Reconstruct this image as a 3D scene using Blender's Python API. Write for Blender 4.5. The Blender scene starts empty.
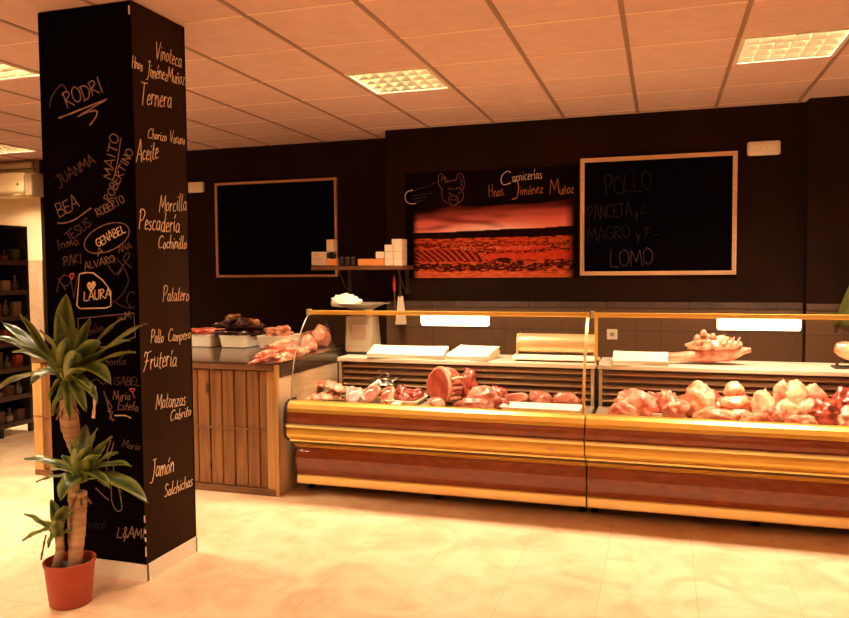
import bpy, bmesh, math, random
from mathutils import Vector, Matrix, noise
PI = math.pi
S = bpy.context.scene
COL = S.collection

# ------------------------------------------------------------------ camera calibration
F = 755.12; YAW = .3043; PITCH = -.0506; ROLL = -.0081; CAM = Vector((0, 0, 1.505))
CEIL = 2.787
cy_, sy_ = math.cos(YAW), math.sin(YAW)
FW = Vector((-sy_*math.cos(PITCH), cy_*math.cos(PITCH), math.sin(PITCH)))
R0 = Vector((cy_, sy_, 0)); U0 = R0.cross(FW)
RT = math.cos(ROLL)*R0 + math.sin(ROLL)*U0
UP = -math.sin(ROLL)*R0 + math.cos(ROLL)*U0
def at(px, py, ax, v):
    """where the sight line of a photo pixel meets the plane ax = v"""
    d = FW + RT*((px-424.5)/F) - UP*((py-309)/F)
    i = 'XYZ'.index(ax); t = (v-CAM[i])/d[i]
    return CAM + d*t
cam = bpy.data.cameras.new('camera'); co = bpy.data.objects.new('camera', cam); COL.objects.link(co)
cam.sensor_width = 36; cam.lens = F*36/849; cam.clip_start = .05
co.matrix_world = Matrix(((RT.x, UP.x, -FW.x, CAM.x), (RT.y, UP.y, -FW.y, CAM.y), (RT.z, UP.z, -FW.z, CAM.z), (0, 0, 0, 1)))
S.camera = co

# ------------------------------------------------------------------ materials
M = {}
def mat(name, col, rough=.6, metal=0., emit=None, es=1., spec=.5, coat=0., noise_=None, bump=None, sss=0.):
    m = bpy.data.materials.new(name); m.use_nodes = True
    nt = m.node_tree; b = nt.nodes['Principled BSDF']
    b.inputs['Base Color'].default_value = (*col, 1)
    b.inputs['Roughness'].default_value = rough; b.inputs['Metallic'].default_value = metal
    b.inputs['Specular IOR Level'].default_value = spec
    b.inputs['Coat Weight'].default_value = coat
    if sss: b.inputs['Subsurface Weight'].default_value = sss; b.inputs['Subsurface Scale'].default_value = .01
    if emit: b.inputs['Emission Color'].default_value = (*emit, 1); b.inputs['Emission Strength'].default_value = es
    if noise_:      # (colour2, scale vector, detail, lo, hi)
        c2, sc, det, lo, hi = noise_
        tc = nt.nodes.new('ShaderNodeTexCoord'); mp = nt.nodes.new('ShaderNodeMapping'); mp.inputs['Scale'].default_value = sc
        n = nt.nodes.new('ShaderNodeTexNoise'); n.inputs['Scale'].default_value = 1; n.inputs['Detail'].default_value = det
        r = nt.nodes.new('ShaderNodeMapRange'); r.inputs['From Min'].default_value = lo; r.inputs['From Max'].default_value = hi
        mx = nt.nodes.new('ShaderNodeMix'); mx.data_type = 'RGBA'
        mx.inputs['A'].default_value = (*col, 1); mx.inputs['B'].default_value = (*c2, 1)
        L = nt.links.new
        L(tc.outputs['Object'], mp.inputs['Vector']); L(mp.outputs['Vector'], n.inputs['Vector'])
        L(n.outputs['Fac'], r.inputs['Value']); L(r.outputs['Result'], mx.inputs['Factor']); L(mx.outputs['Result'], b.inputs['Base Color'])
    if bump:        # (scale, strength, distance)
        tc = nt.nodes.new('ShaderNodeTexCoord'); n = nt.nodes.new('ShaderNodeTexNoise'); n.inputs['Scale'].default_value = bump[0]; n.inputs['Detail'].default_value = 4
        bp = nt.nodes.new('ShaderNodeBump'); bp.inputs['Strength'].default_value = bump[1]; bp.inputs['Distance'].default_value = bump[2]
        nt.links.new(tc.outputs['Object'], n.inputs['Vector']); nt.links.new(n.outputs['Fac'], bp.inputs['Height']); nt.links.new(bp.outputs['Normal'], b.inputs['Normal'])
    M[name] = m
    return m

mat('ceiling_tile', (.66, .42, .36), .9, noise_=((.61, .375, .31), (9, 9, 9), 6, .35, .7), bump=(180, .25, .004))
mat('ceiling_rail', (.85, .60, .46), .6)
mat('ceiling_rail_shaded', (.30, .17, .115), .6)  # the runners' shade is put into a darker colour than the cross rails
mat('wall_black', (.019, .0058, .0017), .9, noise_=((.012, .0036, .0011), (2, 2, 2), 4, .3, .7), spec=.12)
mat('wall_cream', (.80, .63, .40), .8, noise_=((.74, .56, .34), (3, 3, 3), 4, .3, .7))
mat('dado_tan', (.56, .38, .23), .5, noise_=((.48, .31, .18), (14, 14, 14), 4, .3, .7))
mat('plain_wall', (.62, .42, .27), .9)
mat('tile_band', (.11, .055, .035), .5, noise_=((.06, .029, .019), (8, 8, 8), 5, .3, .7))
mat('slate', (.0012, .0006, .0005), .9, spec=.04)
mat('slate_worn', (.030, .016, .010), .8, spec=.2, noise_=((.012, .006, .004), (1.4, 1.4, 1.4), 3, .35, .65))
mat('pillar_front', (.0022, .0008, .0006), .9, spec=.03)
mat('chalk', (.95, .74, .52), .95); mat('chalk_dim', (.13, .07, .045), .95); mat('chalk_faint', (.018, .009, .006), .95)
mat('chalk_board', (.075, .045, .03), .95); mat('chalk_red', (.75, .10, .08), .95); mat('chalk_orange', (.66, .25, .06), .9); mat('chalk_mid', (.32, .19, .125), .95)
mat('frame_wood', (.72, .44, .25), .55, noise_=((.60, .34, .17), (3, 3, 30), 3, .3, .7))
mat('frame_dim', (.50, .27, .15), .6)
mat('white_plaster', (.90, .78, .62), .6)
mat('white_plastic', (.85, .74, .58), .35)
mat('gold', (.80, .46, .085), .34, .45, spec=.6)
mat('gold_light', (.90, .66, .28), .28, .6)
mat('burl', (.30, .064, .014), .28, 0, coat=.4, noise_=((.215, .040, .008), (12, 26, 26), 8, .35, .65))
mat('slat_metal', (.50, .30, .16), .4, .4); mat('grille_dark', (.045, .02, .008), .7)
mat('black_rubber', (.015, .008, .006), .6)
mat('dark_body', (.05, .03, .02), .6)
mat('steel', (.62, .54, .44), .3, .85)
mat('steel_dark', (.22, .15, .10), .35, .8)
mat('worktop_steel', (.78, .66, .50), .35, .3)
mat('deck_metal', (.34, .23, .15), .4, .4)
mat('paper', (.80, .68, .51), .8)
mat('foam', (.97, .84, .62), .6)
mat('card', (.88, .66, .46), .8); mat('card_orange', (.85, .30, .07), .7); mat('dark_jar', (.05, .03, .02), .25)
mat('rack_black', (.012, .006, .004), .5)
mat('pot_red', (.40, .052, .018), .5, noise_=((.33, .040, .012), (12, 12, 12), 3, .3, .7))
mat('soil', (.018, .008, .004), 1, bump=(60, 1, .01))
mat('cane', (.52, .31, .17), .8, noise_=((.30, .15, .07), (6, 6, 45), 5, .35, .65), bump=(50, .6, .005))
mat('dry_leaf', (.20, .10, .04), .8)
mat('red_plastic', (.70, .04, .03), .35); mat('green_cloth', (.13, .13, .02), .9)
mat('ac_dark', (.34, .22, .12), .6)
mat('dark_metal', (.10, .06, .04), .4, .6)
mat('printer_grey', (.34, .26, .17), .4)
mat('wood_rail', (.24, .095, .028), .5, noise_=((.13, .045, .012), (4, 30, 30), 5, .35, .65))
mat('fat', (.66, .33, .21), .4, noise_=((.58, .20, .12), (14, 14, 14), 4, .35, .65), sss=.1)
mat('bone', (.93, .80, .62), .5)
mat('lamp_tube', (1, .9, .75), .5, emit=(1, .86, .62), es=2.2)
mat('lamp_case', (1, .9, .75), .5, emit=(1, .84, .58), es=3)
mat('reflector', (.92, .84, .70), .22, .3)
mat('louvre', (.95, .86, .66), .23, 1.0); mat('light_frame', (.72, .55, .40), .5)
def meatmat(n, a, b, sc=9, lo=.4, hi=.62, rough=.32, det=4):
    mat(n, a, rough, noise_=(b, (sc, sc, sc), det, lo, hi), bump=(30, .5, .006), coat=.25)
meatmat('beef', (.20, .018, .009), (.36, .06, .035), 16)
meatmat('beef_dark', (.16, .018, .010), (.44, .07, .035), 24)
meatmat('pork', (.56, .12, .065), (.78, .38, .24), 12)
meatmat('pork_pale', (.78, .35, .23), (.50, .085, .045), 12, .40, .62)
meatmat('chicken', (.80, .42, .25), (.60, .13, .06), 11, .42, .62)
meatmat('rib_meat', (.45, .07, .03), (.78, .45, .28), 15, .38, .55)
meatmat('chop_meat', (.30, .035, .018), (.62, .28, .17), 14, .47, .62)
meatmat('veal', (.38, .085, .05), (.52, .18, .11), 12)
meatmat('sausage_black', (.035, .010, .006), (.11, .030, .014), 14, rough=.22)
meatmat('sausage_brown', (.20, .055, .016), (.34, .13, .04), 14, rough=.25)
meatmat('sausage_fresh', (.48, .13, .05), (.60, .26, .13), 14, rough=.3)
meatmat('rib_red', (.50, .055, .018), (.85, .50, .30), 12, .47, .62)
meatmat('chorizo', (.52, .05, .022), (.80, .26, .12), 18, rough=.3)
# green leaf with lighter margins
def leafmat():
    m = bpy.data.materials.new('leaf'); m.use_nodes = True; nt = m.node_tree; b = nt.nodes['Principled BSDF']; L = nt.links.new
    at_ = nt.nodes.new('ShaderNodeAttribute'); at_.attribute_name = 'lf'
    cr = nt.nodes.new('ShaderNodeValToRGB'); e = cr.color_ramp.elements
    e[0].position = 0; e[0].color = (.10, .12, .012, 1); e[1].position = 1; e[1].color = (.018, .034, .004, 1)
    k = e.new(.35); k.color = (.20, .22, .022, 1); k = e.new(.6); k.color = (.05, .085, .008, 1)
    L(at_.outputs['Fac'], cr.inputs['Fac']); L(cr.outputs['Color'], b.inputs['Base Color'])
    b.inputs['Roughness'].default_value = .38; M['leaf'] = m
leafmat()
def glassmat():
    m = bpy.data.materials.new('clear_glass'); m.use_nodes = True; nt = m.node_tree; nt.nodes.remove(nt.nodes['Principled BSDF']); L = nt.links.new
    o = nt.nodes['Material Output']; t = nt.nodes.new('ShaderNodeBsdfTransparent'); t.inputs[0].default_value = (.97, .96, .93, 1)
    g = nt.nodes.new('ShaderNodeBsdfGlossy'); g.inputs['Roughness'].default_value = .015; g.inputs['Color'].default_value = (1, 1, 1, 1)
    f = nt.nodes.new('ShaderNodeFresnel'); f.inputs['IOR'].default_value = 1.5; mx = nt.nodes.new('ShaderNodeMixShader')
    ge = nt.nodes.new('ShaderNodeNewGeometry'); sb_ = nt.nodes.new('ShaderNodeMath'); sb_.operation = 'SUBTRACT'; sb_.inputs[0].default_value = 1; ml = nt.nodes.new('ShaderNodeMath'); ml.operation = 'MULTIPLY'
    L(ge.outputs['Backfacing'], sb_.inputs[1]); L(sb_.outputs[0], ml.inputs[0]); L(f.outputs[0], ml.inputs[1])      # reflect once, on the outer face
    L(ml.outputs[0], mx.inputs[0]); L(t.outputs[0], mx.inputs[1]); L(g.outputs[0], mx.inputs[2]); L(mx.outputs[0], o.inputs['Surface'])
    M['glass'] = m
    m3 = m.copy(); m3.name = 'end_glass'; M['end_glass'] = m3
    for n in m3.node_tree.nodes:
        if n.type == 'FRESNEL': n.inputs['IOR'].default_value = 1.3
    m2 = m.copy(); m2.name = 'plastic_film'; M['film'] = m2
    for n in m2.node_tree.nodes:
        if n.type == 'BSDF_GLOSSY': n.inputs['Roughness'].default_value = .12
        if n.type == 'FRESNEL': n.inputs['IOR'].default_value = 1.7
        if n.type == 'BSDF_TRANSPARENT': n.inputs[0].default_value = (.86, .82, .74, 1)
glassmat()
def floormat():
    m = bpy.data.materials.new('floor_tile'); m.use_nodes = True; nt = m.node_tree; b = nt.nodes['Principled BSDF']; L = nt.links.new
    tc = nt.nodes.new('ShaderNodeTexCoord')
    n = nt.nodes.new('ShaderNodeTexNoise'); n.inputs['Scale'].default_value = 3.2; n.inputs['Detail'].default_value = 8; n.inputs['Distortion'].default_value = 1.4
    cr = nt.nodes.new('ShaderNodeValToRGB'); e = cr.color_ramp.elements
    e[0].position = .33; e[0].color = (.74, .45, .255, 1); e[1].position = .62; e[1].color = (.87, .625, .405, 1)
    k = e.new(.5); k.color = (.84, .57, .345, 1)
    br = nt.nodes.new('ShaderNodeTexBrick'); br.offset = 0; br.inputs['Scale'].default_value = 1
    br.inputs['Brick Width'].default_value = .43; br.inputs['Row Height'].default_value = .43; br.inputs['Mortar Size'].default_value = .0022; br.inputs['Mortar Smooth'].default_value = .3
    br.inputs['Color1'].default_value = (1, 1, 1, 1); br.inputs['Color2'].default_value = (.93, .93, .93, 1); br.inputs['Mortar'].default_value = (.78, .68, .60, 1)
    mp = nt.nodes.new('ShaderNodeMapping'); mp.inputs['Location'].default_value = (-.165, -.1, 0)
    mx = nt.nodes.new('ShaderNodeMix'); mx.data_type = 'RGBA'; mx.blend_type = 'MULTIPLY'; mx.inputs['Factor'].default_value = 1
    L(tc.outputs['Object'], n.inputs['Vector']); L(n.outputs['Fac'], cr.inputs['Fac']); L(tc.outputs['Object'], mp.inputs['Vector']); L(mp.outputs['Vector'], br.inputs['Vector'])
    L(cr.outputs['Color'], mx.inputs['A']); L(br.outputs['Color'], mx.inputs['B']); L(mx.outputs['Result'], b.inputs['Base Color'])
    b.inputs['Roughness'].default_value = .33; b.inputs['Specular IOR Level'].default_value = .35; M['floor'] = m
floormat()
def darktiles():
    m = bpy.data.materials.new('dark_wall_tile'); m.use_nodes = True; nt = m.node_tree; b = nt.nodes['Principled BSDF']; L = nt.links.new
    tc = nt.nodes.new('ShaderNodeTexCoord'); sp = nt.nodes.new('ShaderNodeSeparateXYZ'); cb = nt.nodes.new('ShaderNodeCombineXYZ')
    br = nt.nodes.new('ShaderNodeTexBrick'); br.offset = 0; br.inputs['Scale'].default_value = 1
    br.inputs['Brick Width'].default_value = .66; br.inputs['Row Height'].default_value = .33; br.inputs['Mortar Size'].default_value = .004
    br.inputs['Color1'].default_value = (.125, .058, .021, 1); br.inputs['Color2'].default_value = (.115, .052, .019, 1); br.inputs['Mortar'].default_value = (.05, .028, .018, 1)
    L(tc.outputs['Object'], sp.inputs[0]); L(sp.outputs['X'], cb.inputs['X']); L(sp.outputs['Z'], cb.inputs['Y']); L(cb.outputs[0], br.inputs['Vector'])
    n = nt.nodes.new('ShaderNodeTexNoise'); n.inputs['Scale'].default_value = 70; n.inputs['Detail'].default_value = 3
    mr = nt.nodes.new('ShaderNodeMapRange'); mr.inputs['To Min'].default_value = .7; mr.inputs['To Max'].default_value = 1.3
    mx = nt.nodes.new('ShaderNodeMix'); mx.data_type = 'RGBA'; mx.blend_type = 'MULTIPLY'; mx.inputs['Factor'].default_value = 1
    L(tc.outputs['Object'], n.inputs['Vector']); L(n.outputs['Fac'], mr.inputs['Value']); L(br.outputs['Color'], mx.inputs['A']); L(mr.outputs['Result'], mx.inputs['B'])
    L(mx.outputs['Result'], b.inputs['Base Color']); b.inputs['Roughness'].default_value = .5; M['dark_tile'] = m
darktiles()
def woodmat(name, a, b_, knot):
    m = bpy.data.materials.new(name); m.use_nodes = True; nt = m.node_tree; b = nt.nodes['Principled BSDF']; L = nt.links.new
    tc = nt.nodes.new('ShaderNodeTexCoord'); mp = nt.nodes.new('ShaderNodeMapping'); mp.inputs['Scale'].default_value = (26, 26, 1.6)
    n = nt.nodes.new('ShaderNodeTexNoise'); n.inputs['Scale'].default_value = 1; n.inputs['Detail'].default_value = 6; n.inputs['Distortion'].default_value = .6
    cr = nt.nodes.new('ShaderNodeValToRGB'); e = cr.color_ramp.elements
    e[0].position = .32; e[0].color = (*b_, 1); e[1].position = .66; e[1].color = (*a, 1)
    v = nt.nodes.new('ShaderNodeTexVoronoi'); v.inputs['Scale'].default_value = 1; mp2 = nt.nodes.new('ShaderNodeMapping'); mp2.inputs['Scale'].default_value = (7, 7, 2.6)
    r2 = nt.nodes.new('ShaderNodeMapRange'); r2.inputs['From Min'].default_value = .07; r2.inputs['From Max'].default_value = .13
    mx = nt.nodes.new('ShaderNodeMix'); mx.data_type = 'RGBA'; mx.inputs['A'].default_value = (*knot, 1)
    L(tc.outputs['Object'], mp.inputs['Vector']); L(mp.outputs['Vector'], n.inputs['Vector']); L(n.outputs['Fac'], cr.inputs['Fac'])
    L(tc.outputs['Object'], mp2.inputs['Vector']); L(mp2.outputs['Vector'], v.inputs['Vector']); L(v.outputs['Distance'], r2.inputs['Value'])
    L(r2.outputs['Result'], mx.inputs['Factor']); L(cr.outputs['Color'], mx.inputs['B']); L(mx.outputs['Result'], b.inputs['Base Color'])
    b.inputs['Roughness'].default_value = .42; M[name] = m
woodmat('pine', (.30, .125, .034), (.15, .050, .012), (.06, .018, .005))
woodmat('pine_light', (.60, .34, .115), (.42, .21, .065), (.20, .08, .025))

# ------------------------------------------------------------------ mesh building
class MB:
    def __init__(s): s.v = []; s.f = []; s.attr = None
    def box(s, lo, hi):
        i = len(s.v); x0, y0, z0 = lo; x1, y1, z1 = hi
        s.v += [(x0,y0,z0),(x1,y0,z0),(x1,y1,z0),(x0,y1,z0),(x0,y0,z1),(x1,y0,z1),(x1,y1,z1),(x0,y1,z1)]
        s.f += [tuple(i+k for k in q) for q in ((0,3,2,1),(4,5,6,7),(0,1,5,4),(1,2,6,5),(2,3,7,6),(3,0,4,7))]
        return s
    def extx(s, prof, x0, x1):      # profile of (y,z), closed, pushed along x
        i = len(s.v); n = len(prof)
        s.v += [(x0, y, z) for y, z in prof] + [(x1, y, z) for y, z in prof]
        s.f += [(i+k, i+(k+1) % n, i+n+(k+1) % n, i+n+k) for k in range(n)]
        s.f += [tuple(i+k for k in reversed(range(n))), tuple(i+n+k for k in range(n))]
        return s
    def exty(s, prof, y0, y1):      # profile of (x,z)
        i = len(s.v); n = len(prof)
        s.v += [(x, y0, z) for x, z in prof] + [(x, y1, z) for x, z in prof]
        s.f += [(i+k, i+(k+1) % n, i+n+(k+1) % n, i+n+k) for k in range(n)]
        s.f += [tuple(i+k for k in reversed(range(n))), tuple(i+n+k for k in range(n))]
        return s
    def lathe(s, prof, c=(0, 0, 0), n=24):   # (r,z) list
        i = len(s.v)
        for r, z in prof:
            for k in range(n):
                a = 2*PI*k/n; s.v.append((c[0]+r*math.cos(a), c[1]+r*math.sin(a), c[2]+z))
        for j in range(len(prof)-1):
            for k in range(n):
                s.f.append((i+j*n+k, i+j*n+(k+1) % n, i+(j+1)*n+(k+1) % n, i+(j+1)*n+k))
        s.f.append(tuple(i+k for k in reversed(range(n)))); s.f.append(tuple(i+(len(prof)-1)*n+k for k in range(n)))
        return s
    def tube(s, pts, r, n=10, ell=1.):
        pts = [Vector(p) for p in pts]; i = len(s.v); m = len(pts)
        rr = r if hasattr(r, '__len__') else [r]*m
        for j, p in enumerate(pts):
            t = (pts[min(j+1, m-1)]-pts[max(j-1, 0)]).normalized()
            a = t.cross(Vector((0, 0, 1)));
            if a.length < .05: a = t.cross(Vector((0, 1, 0)))
            a.normalize(); b = a.cross(t).normalized()
            for k in range(n):
                q = 2*PI*k/n; s.v.append(tuple(p + a*(rr[j]*math.cos(q)) + b*(rr[j]*ell*math.sin(q))))
        for j in range(m-1):
            for k in range(n):
                s.f.append((i+j*n+k, i+j*n+(k+1) % n, i+(j+1)*n+(k+1) % n, i+(j+1)*n+k))
        s.f.append(tuple(i+k for k in reversed(range(n)))); s.f.append(tuple(i+(m-1)*n+k for k in range(n)))
        return s
    def build(s, name, m, parent=None, smooth=False, bevel=0, seg=2, auto=False):
        me = bpy.data.meshes.new(name); off = Vector((0, 0, 0)); p = parent
        while p: off += p.location; p = p.parent
        me.from_pydata([tuple(Vector(v)-off) for v in s.v], [], s.f); me.validate()
        bm = bmesh.new(); bm.from_mesh(me); bmesh.ops.recalc_face_normals(bm, faces=bm.faces); bm.to_mesh(me); bm.free()
        if smooth:
            for q in me.polygons: q.use_smooth = True
            me.set_sharp_from_angle(angle=.7)
        me.materials.append(M[m] if isinstance(m, str) else m)
        o = bpy.data.objects.new(name, me); COL.objects.link(o)
        if parent: o.parent = parent
        if bevel:
            b = o.modifiers.new('bevel', 'BEVEL'); b.width = bevel; b.segments = seg; b.limit_method = 'ANGLE'; b.angle_limit = .6
        return o
def tag(o, label, cat, group=None):
    o['label'] = label; o['category'] = cat
    if group: o['group'] = group
    return o
def thing(name, label, cat, loc, group=None):
    o = bpy.data.objects.new(name, None); COL.objects.link(o); o.location = loc; o.empty_display_size = .1
    return tag(o, label, cat, group)
def struct(o): o['kind'] = 'structure'; return o
def dup(root, loc, rz=None, label=None, group=None):
    r = root.copy(); COL.objects.link(r); r.location = loc
    if rz is not None: r.rotation_euler = (0, 0, rz)
    if label: r['label'] = label
    if group: r['group'] = group
    for ch in list(root.children):
        c = ch.copy(); COL.objects.link(c); c.parent = r
        for g in list(ch.children):
            d = g.copy(); COL.objects.link(d); d.parent = c
    return r
def bx(lo, hi): return MB().box(lo, hi)

# ------------------------------------------------------------------ the room
XL, XR, YB = -8.0, 3.4, -3.4
YWL, YWR, YWX = 6.92, 6.55, 6.40      # left stretch, right stretch, projecting stretch of the back wall
XSTEP, XBUMP, XCREAM = -2.42, 1.06, -6.73
struct(bx((XL, YB, -.08), (XR, 7.1, 0)).build('floor', 'floor'))
GX0, GY0 = -.798, 3.405
fix_cells = [(-2, 2), (2, 2), (-6, 0), (-10, 4)]
fix_out = [(-6, -4), (-2, -6), (2, -6)]  # unseen fixtures; the first is added for more light
holes = set(fix_cells + fix_out)
c = MB()
for k in range(-13, 8):
    for m in range(-12, 7):
        x0 = GX0+.6*k; y0 = GY0+.6*m; x1 = min(x0+.6, XR); y1 = min(y0+.6, 7.1); x0 = max(x0, XL); y0 = max(y0, YB)
        if (k, m) in holes or x1 <= x0 or y1 <= y0: continue
        c.box((x0+.011, y0+.007, CEIL+.002), (x1-.011, y1-.007, CEIL+.02))
struct(c.build('ceiling', 'ceiling_tile'))
struct(bx((XL-.1, YB-.1, CEIL+.16), (XR+.1, 7.2, CEIL+.2)).build('trim_4', 'dark_body'))
c = MB()
for k in range(-12, 8): c.box((GX0+.6*k-.013, YB, CEIL-.002), (GX0+.6*k+.013, 7.1, CEIL+.012))
struct(c.build('trim_1', 'ceiling_rail_shaded'))
c = MB()
for m in range(-11, 7):
    c.box((XL, GY0+.6*m-.008, CEIL-.0005), (XR, GY0+.6*m+.008, CEIL+.011))
struct(c.build('trim_2', 'ceiling_rail'))
# walls
TOPZ = CEIL+.16
struct(bx((XL, YWL, 0), (XCREAM, 7.1, TOPZ)).build('wall_back_cream', 'wall_cream'))
struct(bx((XL, YWL-.012, 0), (XCREAM, YWL+.02, 1.66)).build('trim_3', 'dado_tan'))
struct(bx((XCREAM, YWL, 0), (XSTEP, 7.1, TOPZ)).build('wall_back_left', 'wall_black'))
struct(bx((XSTEP, YWR, 0), (XBUMP, 7.1, TOPZ)).build('wall_back_right', 'wall_black'))
struct(bx((XBUMP, YWX, 0), (XR, 7.1, TOPZ)).build('wall_back_pilaster', 'wall_black'))
struct(bx((XSTEP+.0, YWR-.012, 0), (XBUMP, YWR+.01, 1.176)).build('trim_5', 'dark_tile'))
struct(bx((XBUMP-.0, YWX-.012, 0), (XR, YWX+.01, 1.176)).build('trim_6', 'dark_tile'))
c = MB()
x = XSTEP
while x < XBUMP: c.box((x+.003, YWR-.02, 1.178), (min(x+.66, XBUMP)-.003, YWR+.01, 1.228)); x += .66
x = XBUMP
while x < XR: c.box((x+.003, YWX-.02, 1.178), (min(x+.66, XR)-.003, YWX+.01, 1.228)); x += .66
struct(c.build('trim_7', 'tile_band', bevel=.003))
struct(bx((XL-.1, YB, 0), (XL, 7.1, TOPZ)).build('wall_left', 'wall_cream'))
struct(bx((XR, YB, 0), (XR+.1, 7.1, TOPZ)).build('wall_right', 'plain_wall'))
struct(bx((XL, YB-.1, 0), (XR, YB, TOPZ)).build('wall_front', 'plain_wall'))

# ------------------------------------------------------------------ ceiling lights
LIGHT_COL = (1, .82, .57)
def fixture(k, m, label, power):
    x0 = GX0+.6*k; y0 = GY0+.6*m; cx, cy = x0+.3, y0+.3
    t = thing('ceiling_light', label, 'ceiling light', (cx, cy, CEIL), 'recessed louvred ceiling lights')
    a, b = .288, .262
    f = MB()
    for (lo, hi) in (((-a,-a),(a,-b)),((-a,b),(a,a)),((-a,-b),(-b,b)),((b,-b),(a,b))):
        f.box((cx+lo[0], cy+lo[1], CEIL-.004), (cx+hi[0], cy+hi[1], CEIL+.012))
    f.build('frame', 'light_frame', t)
    h = MB()      # housing: open-bottomed tray
    h.box((cx-a, cy-a, CEIL+.095), (cx+a, cy+a, CEIL+.10))
    for (lo, hi) in (((-a,-a),(a,-a+.006)),((-a,a-.006),(a,a)),((-a,-a),(-a+.006,a)),((a-.006,-a),(a,a))):
        h.box((cx+lo[0], cy+lo[1], CEIL+.012), (cx+hi[0], cy+hi[1], CEIL+.097))
    h.build('reflector', 'reflector', t)
    for q in range(4):
        ty = cy-.21+.14*q
        MB().tube([(cx-.27, ty, CEIL+.072), (cx+.27, ty, CEIL+.072)], .012, 10).build('tube', 'lamp_tube', t, True)
    l = MB()
    for q in range(0, 7):      # cross blades, wedge shaped, and long blades between the tubes
        x = cx-b+q*2*b/6
        l.exty([(x-.009, CEIL+.045), (x+.009, CEIL+.045), (x+.001, CEIL), (x-.001, CEIL)], cy-b, cy+b)
    for q in range(0, 5):
        y = cy-b+q*2*b/4
        l.extx([(y-.016, CEIL+.048), (y+.016, CEIL+.048), (y+.0012, CEIL-.001), (y-.0012, CEIL-.001)], cx-b, cx+b)
    l.build('louvre', 'louvre', t)
    la = bpy.data.lights.new('panel_lamp', 'AREA'); la.shape = 'SQUARE'; la.size = .50; la.energy = power; la.spread = 2.2; la.color = LIGHT_COL
    lo = bpy.data.objects.new('panel_lamp', la); COL.objects.link(lo); lo.location = (0, 0, .05); lo.parent = t
    return t
PW = 62
fixture(-2, 2, 'square louvred ceiling light above the left half of the glass counter', PW)
fixture(2, 2, 'square louvred ceiling light at the right edge, above the right menu board', PW*1.15)
fixture(-6, 0, 'square louvred ceiling light at the far left, beside the black pillar', PW*1.2)
fixture(-10, 4, 'square louvred ceiling light just inside the left edge, above the air conditioner', PW*.9)
for k, m in fix_out:
    fixture(k, m, 'unseen square louvred ceiling light behind the viewer', PW*(1.1 if k == 2 else 1.0 if k == -2 else .6))

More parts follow.
